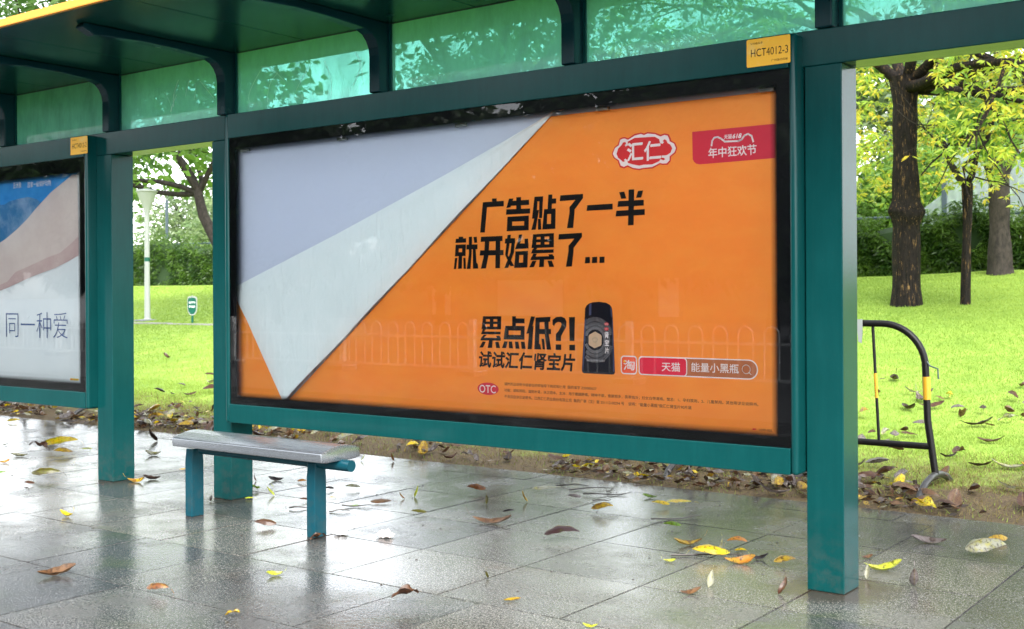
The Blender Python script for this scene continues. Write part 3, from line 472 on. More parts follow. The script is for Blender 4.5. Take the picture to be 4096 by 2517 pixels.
LEAVES=[
(-10.497,6.126,0.11,5,'arch','yellow', 'bright yellow leaf lying near the left edge, furthest back of the yellow ones'),
(-9.945,6.313,0.142,15,'arch','dark', 'dark brown curled leaf near the grass edge left of the left post'),
(-8.393,5.309,0.258,4,'arch','yellow', 'largest bright yellow leaf, on the leaf pile left of the left post'),
(-8.044,5.07,0.143,8,'arch','ochre', 'smaller yellow leaf with brown stain in front of the big yellow leaf'),
(-8.125,4.959,0.151,10,'crumple','brown', 'crumpled red-brown leaf left of the big yellow leaf'),
(-8.735,5.405,0.102,5,'arch','black', 'almost black leaf just behind the big yellow leaf'),
(-8.244,4.86,0.104,-5,'cup','pale', 'pale curled leaf with yellow tip left of the leaf pile'),
(-8.022,4.594,0.073,30,'cup','orange', 'orange-yellow leaf cut by the left edge of the photo'),
(-7.583,4.342,0.077,0,'flat','green', 'green leaf flat on wet paving at the left edge'),
(-8.185,5.352,0.108,5,'flat','lime', 'lime sliver of leaf on the right end of the leaf pile'),
(-7.119,4.394,0.183,-4,'arch','olive', 'long brown leaf with green top left of the left post'),
(-6.966,4.158,0.072,-10,'arch','brown', 'small brown leaf below the long brown-green leaf'),
(-6.761,4.026,0.028,0,'crumple','dark', 'tiny dark leaf scrap below the long brown-green leaf'),
(-8.981,5.153,0.045,30,'cup','pale', 'tiny whitish leaf by the left edge of the photo'),
(-5.797,3.69,0.094,-12,'cup','yellow', 'yellow boat-shaped leaf on the wet tiles in front of the left post'),
(-4.622,2.873,0.139,12,'cup','tan', 'brown crescent leaf with both tips raised, nearest the lower left corner'),
(-3.996,2.959,0.102,-12,'arch','rust', 'broad rust-orange leaf lying alone on the front tiles'),
(-3.477,2.892,0.052,20,'crumple','ochre', 'broken yellow leaf cluster with upright stem at the bottom edge'),
(-3.837,3.444,0.063,35,'cup','lime', 'narrow lime green leaf lying in front of the bench'),
(-8.181,5.997,0.121,25,'stand','dark', 'dark brown leaf standing up on the paving between the left posts'),
(-7.452,5.475,0.114,-8,'cup','pale', 'pale green-white curled leaf between the left posts'),
(-6.497,4.617,0.122,-6,'cup','ochre', 'thin yellowish leaf touching the right foot of the left post'),
(-6.488,4.76,0.102,-14,'cup','dark', 'thin dark leaf with long stem right of the left post'),
(-6.678,5.134,0.049,-5,'flat','ochre', 'small yellow-brown leaf left of the bench'),
(-5.531,4.46,0.035,70,'stand','black', 'twisted black leaf at the left foot of the post behind the bench'),
(-4.692,4.126,0.111,-3,'arch','brown', 'humped brown leaf on the tiles between the bench legs'),
(-5.393,4.64,0.051,-5,'flat','lime', 'lime leaf at the right foot of the post behind the bench'),
(-5.38,4.782,0.063,10,'stand','lime', 'upright yellow-green leaf between the bench legs'),
(-5.599,4.853,0.078,10,'crumple','green', 'green sprig beside the post behind the bench'),
(-5.875,5.096,0.046,60,'stand','tan', 'tan leaf leaning against the post behind the bench'),
(-5.765,5.185,0.095,-3,'cup','black', 'thin black curled leaf behind the bench legs'),
(-5.609,5.003,0.028,60,'stand','lime', 'tiny lime scrap of leaf standing behind the bench'),
(-5.569,5.227,0.061,5,'arch','orange', 'orange leaf half hidden behind the right bench leg'),
(-5.074,4.767,0.053,8,'arch','brown', 'brown leaf tip poking out left of the right bench leg'),
(-4.219,4.069,0.077,25,'crumple','brown', 'crumpled wet brown leaf at the foot of the right bench leg'),
(-5.224,5.114,0.062,20,'arch','dark', 'dark folded leaf just right of the right bench leg'),
(-4.996,4.934,0.045,-5,'flat','yellow', 'small yellow leaf fragment right of the bench'),
(-5.122,5.215,0.093,-5,'arch','pale', 'white-green leaf with yellow tip right of the bench'),
(-4.7,4.811,0.08,5,'flat','green', 'flat green leaf right of the bench under the ad box'),
(-4.65,5.158,0.05,40,'stand','orange', 'small orange and white leaf standing under the long ad box'),
(-4.626,5.26,0.063,25,'stand','lime', 'upright yellow and white leaf beside the small orange one'),
(-4.249,4.842,0.085,-8,'arch','olive', 'broad green-yellow leaf lying on the joint under the long ad box'),
(-4.648,4.992,0.116,-4,'flat','tan', 'thin dry stem leaf in front of the long ad box'),
(-5.749,6.274,0.058,70,'stand','rust', 'rust leaf standing on its end at the paving edge'),
(-5.949,6.171,0.051,30,'stand','lime', 'small yellow-green leaf at the paving edge behind the bench'),
(-4.429,5.574,0.122,-6,'arch','rust', 'dark orange leaf with long stem under the middle of the ad box'),
(-4.135,5.313,0.049,75,'stand','olive', 'dark green leaf ball with upright stem under the ad box'),
(-3.99,5.489,0.07,30,'stand','ochre', 'olive-yellow leaf standing with curled tip in the middle of the paving'),
(-3.849,5.151,0.063,5,'arch','black', 'dark plum leaf with short stem in the middle of the paving'),
(-3.771,4.862,0.185,4,'cup','tan', 'long tan leaf with dark curled tip in the middle of the paving'),
(-3.193,4.725,0.171,-4,'arch','plum', 'large dark purple-brown leaf with green patches in the middle of the paving'),
(-3.056,3.924,0.038,80,'stand','olive', 'grey-green folded leaf standing near the middle of the paving'),
(-2.751,3.706,0.069,-4,'flat','ochre', 'yellow leaf with brown ends flat on the mossy tiles'),
(-3.069,3.404,0.098,14,'crumple','brown', 'wavy brown leaf on the dark front tiles, bottom centre'),
(-4.087,5.885,0.184,-5,'flat','pale', 'long bleached leaf near the twigs at the paving edge'),
(-3.812,5.725,0.081,8,'arch','grey', 'grey-white small leaf right of the twigs'),
(-3.445,5.484,0.122,-14,'arch','ochre', 'brown and yellow leaf with long tail right of the middle'),
(-3.279,5.804,0.099,0,'arch','yellow', 'golden leaf arched over its shadow behind the leaf cluster'),
(-3.223,5.971,0.137,-5,'flat','yellow', 'long golden leaf lying flat left of the right post'),
(-2.926,5.301,0.09,0,'arch','green', 'fresh green leaf lying left of the leaf cluster'),
(-3.452,6.021,0.077,-15,'cup','green', 'thin green curled leaf near the paving edge'),
(-2.574,4.641,0.051,-18,'cup','lime', 'thin pale yellow-green leaf in front of the leaf cluster'),
(-2.658,5.013,0.132,0,'cup','ochre', 'large curled orange-yellow leaf at the back of the cluster by the right post'),
(-2.467,4.818,0.16,-10,'arch','yellow', 'biggest golden leaf in the cluster left of the right post'),
(-2.481,4.976,0.07,65,'stand','pale', 'pale grey-green leaf standing in the cluster left of the right post'),
(-2.468,5.106,0.102,15,'arch','orange', 'bright orange leaf in the cluster left of the right post'),
(-2.382,4.993,0.056,-8,'arch','yellow', 'small golden hooked leaf beside the orange one'),
(-2.306,4.791,0.123,18,'cup','orange', 'tan-orange boat leaf at the front of the cluster'),
(-2.218,4.358,0.068,40,'stand','pale', 'pale leaf with black edge standing in front of the cluster'),
(-2.229,4.185,0.085,10,'cup','tan', 'thin straw coloured leaf with raised tip in front of the cluster'),
(-2.115,4.884,0.1,-8,'arch','ochre', 'yellow-brown arched leaf close to the left of the right post'),
(-2.263,4.911,0.079,8,'cup','black', 'thin dark leaf between the cluster and the right post'),
(-1.931,4.422,0.076,60,'stand','brown', 'broad brown leaf standing on edge left of the right post foot'),
(-1.741,5.02,0.152,5,'cup','lime', 'long pale yellow leaf right of the right post'),
(-1.739,4.856,0.058,50,'stand','pale', 'whitish cupped leaf touching the right post'),
(-1.53,4.817,0.09,75,'stand','grey', 'grey-brown leaf standing upright right of the right post'),
(-1.724,5.699,0.144,-10,'cup','grey', 'purple-grey curled leaf near the paving edge right of the right post'),
(-1.483,5.911,0.097,-4,'arch','ochre', 'brown and yellow leaf near the right edge of the photo'),
(-1.436,5.584,0.195,-6,'arch','pale', 'long white and yellow leaf with black stem near the right edge'),
(-1.87,5.215,0.052,25,'cup','tan', 'thin tan leaf sticking out behind the right post'),
(-2.298,3.571,0.055,20,'cup','lime', 'lime green leaf tip at the bottom edge of the photo')]
# ------------------------------------------------------------------ setting: pavement, lawn, road
def lawn_z(X, Y):
    z = np.clip(.1 * (np.asarray(Y, float) - 6.43), 0, 1.5)
    X = np.asarray(X, float)
    z = z + .10 * np.exp(-(((X + 5.0) / 1.6) ** 2 + ((np.asarray(Y, float) - 21.0) / 1.3) ** 2))
    return z
rng = np.random.default_rng(5)
rows = [(-1.2, -.6), (-.6, 0), (0, .6), (.6, 1.2), (1.2, 1.8), (1.8, 2.36), (2.36, 2.95), (2.95, 3.6), (3.6, 4.2), (4.2, 4.83), (4.83, 5.46), (5.46, 6.15), (6.15, 6.43)]
mb = MB(); tints = []
mb.box(-24, 8, -1.2, 6.43, -.16, -.006, M['grout']); tints += [.5] * 8
for ri, (y0, y1) in enumerate(rows):
    if y0 >= 6.1: xs = list(np.arange(-24, 8, 1.2) + .33)
    elif y0 >= 3.5: xs = list(-1.26 + .6 * np.arange(-38, 16) + (0 if ri % 2 == 0 else 0.0))
    elif y0 >= 2.9: xs = list(-4.96 - .6 * np.arange(32, 0, -1)) + [-4.96, -4.36, -3.97, -3.2, -2.84] + list(-2.84 + .6 * np.arange(1, 18))
    else: xs = list(-4.24 + .6 * np.arange(-33, 21) + (.0 if ri % 2 else .02))
    for a, b in zip(xs[:-1], xs[1:]):
        g_ = .004; z = random.uniform(-.0008, .0008); tx = random.uniform(-.0012, .0012)
        mb.add([(a + g_, y0 + g_, z - tx), (b - g_, y0 + g_, z + tx), (b - g_, y1 - g_, z + tx), (a + g_, y1 - g_, z - tx),
                (a + g_, y0 + g_, -.02), (b - g_, y0 + g_, -.02), (b - g_, y1 - g_, -.02), (a + g_, y1 - g_, -.02)],
               [(0, 1, 2, 3), (0, 4, 5, 1), (1, 5, 6, 2), (2, 6, 7, 3), (3, 7, 4, 0)], M['granite'])
        t = random.gauss(.52, .24) if y0 > 2.9 else random.gauss(.25, .18)
        tints += [t] * 8
pav = mb.build('pavement'); tag(pav, kind='structure')
a = pav.data.attributes.new('tint', 'FLOAT', 'POINT'); a.data.foreach_set('value', np.clip(tints, 0, 1).astype(np.float32))
# lawn: one sheet out to the horizon
ys = np.concatenate([np.linspace(6.432, 9, 28), np.linspace(9.2, 24, 60), [30, 45, 80, 160, 400]])
xs = np.concatenate([[-400, -160, -80], np.linspace(-45, 12, 150), [40, 120, 400]])
XX, YY = np.meshgrid(xs, ys)
ZZ = lawn_z(XX, YY) + np.where(YY < 8.5, .012 * np.sin(XX * 5.1 + YY * 3) * np.sin(XX * 2.3 - YY * 7.7), 0) - .012
V = np.stack([XX, YY, ZZ], -1).reshape(-1, 3)
nx = len(xs); i, j = np.meshgrid(np.arange(nx - 1), np.arange(len(ys) - 1)); q = (j * nx + i).ravel()
lawn = np_obj('lawn', V, np.stack([q, q + 1, q + nx + 1, q + nx], -1), [M['turf']]); tag(lawn, kind='structure')
lawn.data.polygons.foreach_set('use_smooth', [True] * len(lawn.data.polygons))
mb = MB(); mb.add([(-400, -400, -.15), (400, -400, -.15), (400, -1.2, -.15), (-400, -1.2, -.15)], [(0, 1, 2, 3)], M['asphalt'])
mb.add([(8, -1.2, -.15), (400, -1.2, -.15), (400, 6.43, -.05), (8, 6.43, -.05)], [(0, 1, 2, 3)], M['asphalt'])
mb.add([(-400, -1.2, -.15), (-24, -1.2, -.15), (-24, 6.43, -.05), (-400, 6.43, -.05)], [(0, 1, 2, 3)], M['asphalt'])
tag(mb.build('road'), kind='structure')
mb = MB()
for k in range(26):
    x = -27 + k * .62
    mb.box(x, x + .6, 13.28 + .02 * math.sin(k), 13.42 + .02 * math.sin(k), .62, .695 + .004 * (k % 3), M['skin_far'])
tag(mb.build('path_edging', bevel=.01), kind='structure')

# ------------------------------------------------------------------ bus shelter
SH = thing('bus_shelter', 'long green steel bus shelter with tinted glass strip and flat roof over wet paving', 'bus shelter', (-4.2, 4.6, 0))
def part(mb, name, parent, **kw):
    o = mb.build(name, None, **kw); o.parent = parent; o.matrix_parent_inverse = Matrix.Translation(-parent.location); return o
FY = 4.545
for x0, x1 in ((-10.52, -10.36), (-6.787, -6.622), (-5.612, -5.452), (-1.878, -1.722), (-.71, -.55)):
    mb = MB(); mb.box(x0, x1, FY, FY + .166, 0, 2.137, M['paint']); part(mb, 'post', SH, bevel=.004)
mb = MB(); mb.box(-10.6, 2.4, FY, FY + .166, 2.138, 2.284, M['paint']); part(mb, 'beam', SH, bevel=.004)
prof = [(4.64, 2.285), (4.525, 2.285), (4.525, 2.48), (4.518, 2.52), (4.50, 2.555), (4.47, 2.585), (4.42, 2.604), (4.2, 2.617), (3.95, 2.62), (3.66, 2.603), (3.585, 2.636), (3.60, 2.6585), (4.64, 2.6585)]
BX = [-10.38, -9.14, -7.90, -6.655, -5.505, -4.262, -3.03, -1.79, -.55, .69, 1.93]
for bx in BX:
    mb = MB(); mb.prism_x(prof, bx - .037, bx + .037, M['paint_dark']); part(mb, 'bracket', SH, bevel=.006)
    mb = MB(); mb.box(bx + .038, bx + .052, 4.60, 4.636, 2.286, 2.655, M['paint']); part(mb, 'glazing_bead', SH)
for a, b in zip(BX[:-1], BX[1:]):
    mb = MB(); mb.box(a + .04, b - .04, 4.611, 4.617, 2.2855, 2.655, M['teal']); gp = part(mb, 'glass_panel', SH)
# roof: one panel per bay and a yellow edge strip
xs = [-11.2, -9.9, -8.62, -7.36, -6.115, -4.88, -3.64, -2.41, -1.17, .07, 1.31, 2.6]
for a, b in zip(xs[:-1], xs[1:]):
    mb = MB(); mb.box(a + .002, b - .002, 3.40, 4.612, 2.66, 2.70, M['paint_roof']); part(mb, 'roof_panel', SH, bevel=.003)
    mb = MB(); mb.box(a + .002, b - .002, 4.622, 5.02, 2.66, 2.70, M['paint_roof']); part(mb, 'eave_panel', SH, bevel=.003)
mb = MB(); mb.box(-11.2, 2.6, 4.6125, 4.6215, 2.656, 2.70, M['frame_inside']); part(mb, 'roof_joint', SH)
mb = MB(); mb.box(-11.2, 2.6, 3.375, 3.3985, 2.655, 2.698, M['yellow_edge']); part(mb, 'roof_edge', SH, bevel=.004)
# fine scratches on two of the tinted panels
def curve_pts(x, z, dx, dz, bow, n=9):
    return [(x + dx * t + bow * math.sin(math.pi * t) * dz, z + dz * t + bow * math.sin(math.pi * t) * abs(dx)) for t in np.linspace(0, 1, n)]
mb = MB(); rs = random.Random(3)
for x, z, dx, dz, w in ((-6.06, 2.40, .05, .16, .004), (-6.03, 2.47, -.06, -.10, .004), (-5.94, 2.45, .04, .10, .003), (-5.86, 2.42, .02, .10, .002), (-5.80, 2.53, .13, -.12, .002), (-6.15, 2.50, .06, -.16, .0015),
                        (-5.35, 2.36, .10, .17, .0022), (-5.10, 2.50, -.09, -.16, .0022), (-4.95, 2.38, .12, .14, .002), (-4.72, 2.52, .05, -.20, .002), (-4.50, 2.36, .02, .18, .003), (-4.42, 2.35, -.02, .16, .002), (-5.25, 2.55, .20, -.10, .0016)):
    mb = MB(); mb.line(curve_pts(x, z, dx, dz, rs.uniform(-.25, .25)), w, 4.6095, M['scratch']); part(mb, 'scratch_mark', SH)

# ------------------------------------------------------------------ advertising boxes
def ad_box(name, label, x0, x1, frit, plate_x, number):
    B = thing(name, label, 'advertising box', ((x0 + x1) / 2, 4.55, .471), 'advertising boxes under the shelter')
    y0, y1 = 4.475, 4.70; zb, zt = .471, 2.270; sw = .034
    for a, b in ((x0, x0 + sw), (x1 - sw, x1)):
        mb = MB(); mb.box(a, b, y0, y1, zb, zt, M['paint'])
        me = part(mb, 'stile', B, bevel=.016, seg=4, smooth=True)
    mb = MB(); mb.box(x0 + sw + .001, x1 - sw - .001, y0 + .001, y1, 2.130, zt - .001, M['paint']); part(mb, 'top_rail', B, bevel=.003)
    mb = MB(); mb.box(x0 + sw + .001, x1 - sw - .001, y0 + .001, y1, zb + .001, .580, M['paint']); part(mb, 'bottom_rail', B, bevel=.003)
    gx0, gx1, gz0, gz1 = x0 + sw - .004, x1 - sw + .004, .576, 2.134
    mb = MB(); mb.add([(gx0, 4.4870, gz0), (gx1, 4.4870, gz0), (gx1, 4.4870, gz1), (gx0, 4.4870, gz1)], [(0, 1, 2, 3)], M['glass']); part(mb, 'glass_door', B)
    # printed border, opaque outside and dotted away on the inside
    fx0, fz0, fx1, fz1 = frit; d = .030; vs = []; fade = []
    for k, (r, f) in enumerate(((( gx0, gz0, gx1, gz1), 1), ((fx0, fz0, fx1, fz1), 1), ((fx0 + d * .45, fz0 + d * .45, fx1 - d * .45, fz1 - d * .45), .42), ((fx0 + d, fz0 + d, fx1 - d, fz1 - d), 0))):
        a, b, c, e = r; vs += [(a, 4.4905, b), (c, 4.4905, b), (c, 4.4905, e), (a, 4.4905, e)]; fade += [f] * 4
    mb = MB(); mb.add(vs, [(o + k, o + (k + 1) % 4, o + 4 + (k + 1) % 4, o + 4 + k) for o in (0, 4, 8) for k in range(4)], M['border'])
    o = part(mb, 'printed_border', B); at = o.data.attributes.new('fade', 'FLOAT', 'POINT'); at.data.foreach_set('value', fade)
    mb = MB(); mb.box(x0 + sw + .002, x1 - sw - .002, 4.56, 4.69, .585, 2.125, M['frame_inside']); part(mb, 'back_board', B)
    # yellow number plate
    px0, px1 = plate_x; mb = MB(); r = (px0, 2.149, px1, 2.264)
    mb.poly(rrect(r, .006), 4.4735, M['plate']); pl = part(mb, 'number_plate', B)
    mb = MB(); w = px1 - px0
    text(mb, number, (px0 + .10 * w, 2.190, px1 - .05 * w, 2.222), 4.4730, M['ink'], .0)
    text(mb, '公交候车亭', (px0 + .09 * w, 2.2405, px0 + .37 * w, 2.2505), 4.4730, M['ink'])
    text(mb, '广州路灯所编', (px0 + .57 * w, 2.1615, px0 + .94 * w, 2.1715), 4.4730, M['ink'])
    lt = part(mb, 'lettering', B); lt.parent = pl; lt.matrix_parent_inverse = Matrix.Identity(4)
    return B
BOX = ad_box('advertising_box', 'long green box holding the orange poster, between the middle and right posts', -5.420, -1.885, (-5.337, .622, -1.976, 2.070), (-2.100, -1.908), 'HCT4012-3')
BOX2 = ad_box('advertising_box', 'green box holding the blue and white poster, cut off by the left edge', -10.325, -6.790, (-10.24, .630, -6.890, 2.040), (-6.969, -6.777), 'HCT4012-2')
def sub(mb, name, parent_part, root, **kw):
    o = mb.build(name, None, **kw); o.parent = parent_part; o.matrix_parent_inverse = Matrix.Identity(4); return o
# --- orange poster: backing sheet, sheet pasted up, turned-over flap
PY = 4.53
mb = MB(); mb.poly([(-5.40, .595), (-1.93, .595), (-1.93, 2.085), (-5.40, 2.085)], PY + .006, M['backing']); part(mb, 'backing_sheet', BOX)
crease = [(-3.0905, 2.0792), (-3.45, 1.7957), (-3.8, 1.5195), (-4.2, 1.204), (-4.6, .888), (-4.80, .7275), (-4.9505, .6123)]
mb = MB()
mb.poly([(-1.955, .607), (-1.955, 2.052), (-3.132, 2.052)] + crease[1:6] + [(-4.9505, .612)], PY, M['orange'])
mb.poly([(-5.385, .603), (-4.9505, .612), (-5.3793, 1.2085)], PY, M['orange'])
po = part(mb, 'poster', BOX)
# flap: turned-over paper, hinged on its upper-left fold, free edge lifted towards the glass
L_, Rr = [], []
fold = [(-5.3793, 1.2085), (-5.3751, 1.2671), (-4.5162, 1.5553), (-3.7797, 1.8165), (-3.3846, 1.9646), (-3.0905, 2.0792)]
edge = crease[::-1]
def along(pl, n):
    d = [0]
    for a, b in zip(pl[:-1], pl[1:]): d.append(d[-1] + math.hypot(b[0] - a[0], b[1] - a[1]))
    return [(float(np.interp(t * d[-1], d, [p[0] for p in pl])), float(np.interp(t * d[-1], d, [p[1] for p in pl]))) for t in np.linspace(0, 1, n)]
n1, n2 = 40, 14
A_, B_ = along(fold, n1), along(edge, n1); vs = []; fs = []
for i in range(n1):
    lift = (.013 + .017 * math.exp(-((i - 3) / 6) ** 2) + .005 * math.sin(i * .55)) * min(1, (1 - i / (n1 - 1)) * 4 + .04)
    for k in range(n2):
        t = k / (n2 - 1)
        y = PY - .004 - lift * (t ** 1.3) - .006 * math.sin(math.pi * min(1, t * 5)) * (1 if t < .2 else 0) - .0025 * math.sin(i * .9 + 2 * t) * t * (1 - t) * 4
        vs.append((A_[i][0] * (1 - t) + B_[i][0] * t, y, A_[i][1] * (1 - t) + B_[i][1] * t))
for i in range(n1 - 1):
    for k in range(n2 - 1):
        a = i * n2 + k; fs.append((a, a + 1, a + n2 + 1, a + n2))
mb = MB(); mb.add(vs, fs, M['flap']); part(mb, 'paper_flap', BOX, smooth=True)
Z1, Z2, Z3, Z4 = PY - .0008, PY - .0016, PY - .0024, PY - .0032
mb = MB()
for k, q in enumerate(HEAD): mb.poly(q, Z1 - .00002 * k, M['ink'])
sub(mb, 'headline', po, BOX)
mb = MB()
for k, q in enumerate(SLOG): mb.poly(q, Z1 - .00002 * k, M['ink'])
text(mb, '试试汇仁肾宝片', T_SHI, Z1, M['ink'], .030, .12)
sub(mb, 'slogan', po, BOX)
mb = MB(); mb.poly(BADGE_OUT, Z1, M['red']); mb.poly(BADGE_WHITE, Z2, M['white']); mb.poly(BADGE_IN, Z3, M['red'])
text(mb, '汇', T_HUI, Z4, M['white'], .014); text(mb, '仁', T_REN, Z4, M['white'], .014); text(mb, '汇', tuple(q + .0025 for q in T_HUI), Z4 - .0002, M['white'], .014); text(mb, '仁', tuple(q + .0025 for q in T_REN), Z4 - .0002, M['white'], .014)
sub(mb, 'badge', po, BOX)
mb = MB(); mb.poly(BANNER, Z1, M['banner_red']); mb.line(EARS, .0075, Z2, M['white'])
x0, z0, x1, z1 = T_TM618
text(mb, '天猫', (x0, z0, x0 + .46 * (x1 - x0), z1), Z2, M['white'], .015, .1); text(mb, '618', (x0 + .5 * (x1 - x0), z0, x1, z1), Z2, M['white'], .03, .25)
text(mb, '年中狂欢节', T_NZ, Z2, M['white'], .012)
sub(mb, 'sale_banner', po, BOX)
mb = MB(); mb.poly(BOTTLE, Z1, M['navy'])
for q in BOTHI: mb.poly(q, Z2, M['navy_hi'])
hx, hz = HEXC
for k in range(84):
    a_ = 2 * math.pi * k / 84; ca, sa = math.cos(a_), math.sin(a_)
    hexr = .052 / max(abs(math.cos(((a_ + math.pi / 6) % (math.pi / 3)) - math.pi / 6)), .5)
    for r0, r1 in ((.046, .060), (.063, .078), (.082, .100)):
        xa, xb = hx + ca * r0, hx + ca * r1
        if xa < -2.948 + .008 or xb > -2.79 or hx + ca * r1 < -2.944: continue
        mb.line([(xa, hz + sa * r0 * 1.05), (xb, hz + sa * r1 * 1.05)], .0012, Z2, M['ray'])
mb.poly(HEX, Z3, M['gold'])
cl = [(hx + .013 * math.cos(t) * (1 + .18 * math.sin(3 * t)), hz + .010 * math.sin(t)) for t in np.linspace(0, 2 * math.pi, 22)]
mb.line(cl, .0012, Z4, M['grey_paint'])
mb.line(BOTSEAM, .0018, Z3, M['ink'])
mb.poly(ellipse(OV1), Z3, M['red']); mb.poly(ellipse(OV2), Z3, M['red']); text(mb, 'OTC', inset(OV1, .004), Z4, M['white'], .01); text(mb, '汇仁', inset(OV2, .004), Z4, M['white'], .01)
x0, z0, x1, z1 = T_SBP; hh = (z1 - z0) / 3
for k, ch in enumerate('肾宝片'): text(mb, ch, (x0, z1 - hh * (k + 1) + .004, x1, z1 - hh * k - .003), Z4, M['white'], .03)
text(mb, '调和阴阳 温阳补肾 扶正固本', T_BOTSM, Z3, M['ray'])
sub(mb, 'bottle_picture', po, BOX)
mb = MB(); mb.poly(rrect(TAO, .016), Z1, M['white']); mb.poly(rrect(inset(TAO, .0055), .012), Z2, M['tile_orange']); text(mb, '淘', T_TAO, Z3, M['white'], .010)
mb.poly(ellipse((T_TAO[0] + .002, T_TAO[3] - .012, T_TAO[0] + .011, T_TAO[3] - .002)), Z4, M['dot_yellow'])
sub(mb, 'shop_icon', po, BOX)
mb = MB(); x0, z0, x1, z1 = BAR; hr = (z1 - z0) / 2
pill = [p for p in rrect((x0, z0, x1, z1), .016) if p[0] < x0 + .1] 
right = [(x1 - hr + hr * math.cos(a_), (z0 + z1) / 2 + hr * math.sin(a_)) for a_ in np.linspace(-math.pi / 2, math.pi / 2, 18)]
mb.poly(right + pill, Z1, M['white'])
i_ = .0048; hr2 = hr - i_
right2 = [(x1 - hr + hr2 * math.cos(a_), (z0 + z1) / 2 + hr2 * math.sin(a_)) for a_ in np.linspace(-math.pi / 2, math.pi / 2, 18)]
mb.poly(right2 + [(TM[2] - .01, z1 - i_), (TM[2] - .01, z0 + i_)], Z2, M['bar_brown'])
mb.poly(rrect((TM[0] - .004, z0 + .001, TM[2] + .005, z1 - .001), .018), Z3, M['white']); mb.poly(rrect((TM[0], z0 + .0052, TM[2], z1 - .0052), .014), Z4, M['crimson'])
text(mb, '天猫', T_TM, Z4 - .0008, M['white'], .010); text(mb, '能量小黑瓶', T_NL, Z3, M['white'], .007)
lc, lr, le = LENS; mb.line([(lc[0] + lr * math.cos(t), lc[1] + lr * math.sin(t)) for t in np.linspace(0, 2 * math.pi, 26)], .0032, Z3, M['white']); mb.line([(lc[0] + lr * .7, lc[1] - lr * .7), le], .0034, Z3 - .0002, M['white'])
sub(mb, 'search_bar', po, BOX)
mb = MB(); mb.poly(ellipse(OTC), Z1, M['banner_red']); text(mb, 'OTC', T_OTC, Z2, M['white'], .006); sub(mb, 'medicine_mark', po, BOX)
mb = MB()
text(mb, '请按药品说明书或者在药师指导下购买和使用  国药准字 Z20080627', T_F1, Z1, M['ink_soft'], .007)
text(mb, '功能：调和阴阳，温阳补肾，扶正固本。主治：用于腰腿酸痛，精神不振，夜尿频多，畏寒怕冷；妇女白带清稀。禁忌：1、孕妇禁用。2、儿童禁用。其他等详见说明书。', T_F2, Z1, M['ink_soft'], .007)
text(mb, '不良反应详见说明书。江西汇仁药业股份有限公司  赣药广审（文）第 251112-00294 号    说明：“能量小黑瓶”指汇仁肾宝片90片装', T_F3, Z1, M['ink_soft'], .007)
sub(mb, 'fine_print', po, BOX)
mb = MB(); text(mb, '1699-003', T_NO, Z1, M['ink_soft'], .01)
x0, z0, x1, z1 = MARK; mb.poly([(x0, z0), (x1 - .004, z0), (x1, z1), (x0 + .004, z1)], Z1, M['red']); sub(mb, 'stock_number', po, BOX)
for cx in (-3.665, -2.834, -2.03, -4.492, -5.28):
    mb = MB(); mb.box(cx - .034, cx + .034, 4.508, 4.528, 2.048, 2.066, M['clip']); part(mb, 'poster_clip', BOX, bevel=.003)
# --- left poster
mb = MB(); mb.poly([(-10.28, .60), (-6.930, .60), (-6.930, 2.085), (-10.28, 2.085)], PY + .002, M['l_edge'])
mb.poly([(-10.28, .60), (-6.938, .60), (-6.938, 2.085), (-10.28, 2.085)], PY, M['l_white']); p2 = part(mb, 'poster', BOX2)
mb = MB(); mb.poly([(-10.28, 1.86), (-7.99, 1.60), (-7.2, 1.93), (-6.99, 2.03), (-6.938, 2.05), (-6.938, 2.085), (-10.28, 2.085)], Z1, M['l_blue'])
def clipx(p): return [(min(max(a_, -10.28), -6.938), b_) for a_, b_ in p]
hill = clipx(L_HILL); hill = [(-10.2, 1.70), (-9.4, 1.82), (-8.6, 1.80)] + hill + [(-8.6, 1.40), (-10.2, 1.30)]
mb.poly(hill, Z2, M['l_hill'])
pk = clipx(L_PINK); mb.poly([(-10.28, .98), (-9.2, 1.25), (-8.6, 1.42)] + pk + [(-8.6, 1.06), (-9.4, .86), (-10.28, .70)], Z3, M['l_pink'])
ro = clipx(L_ROSE); mb.poly([(-8.6, 1.06)] + ro + [(-8.6, .98)], Z4, M['l_rose'])
sub(mb, 'painted_scene', p2, BOX2)
mb = MB(); text(mb, '亚洲象', L_T1, Z4, M['white']); sub(mb, 'caption', p2, BOX2); mb = MB(); text(mb, '国家一级保护动物', L_T2, Z4, M['white']); sub(mb, 'caption', p2, BOX2); mb = MB(); text(mb, '同一种爱', L_T3, Z4, M['l_ink'], -.013)
sub(mb, 'title', p2, BOX2)
mb = MB(); mb.poly([(L_STK[0], L_STK[1]), (L_STK[2], L_STK[1]), (L_STK[2], L_STK[3]), (L_STK[0], L_STK[3])], Z1, M['dot_yellow'])
text(mb, '1699-002', (L_STK[0] + .035, L_STK[1] + .004, L_STK[2] - .008, L_STK[3] - .004), Z2, M['ink_soft']); mb.poly([(L_STK[0] + .006, L_STK[1] + .004), (L_STK[0] + .025, L_STK[1] + .004), (L_STK[0] + .028, L_STK[3] - .004), (L_STK[0] + .009, L_STK[3] - .004)], Z2, M['red']); sub(mb, 'stock_number', p2, BOX2)

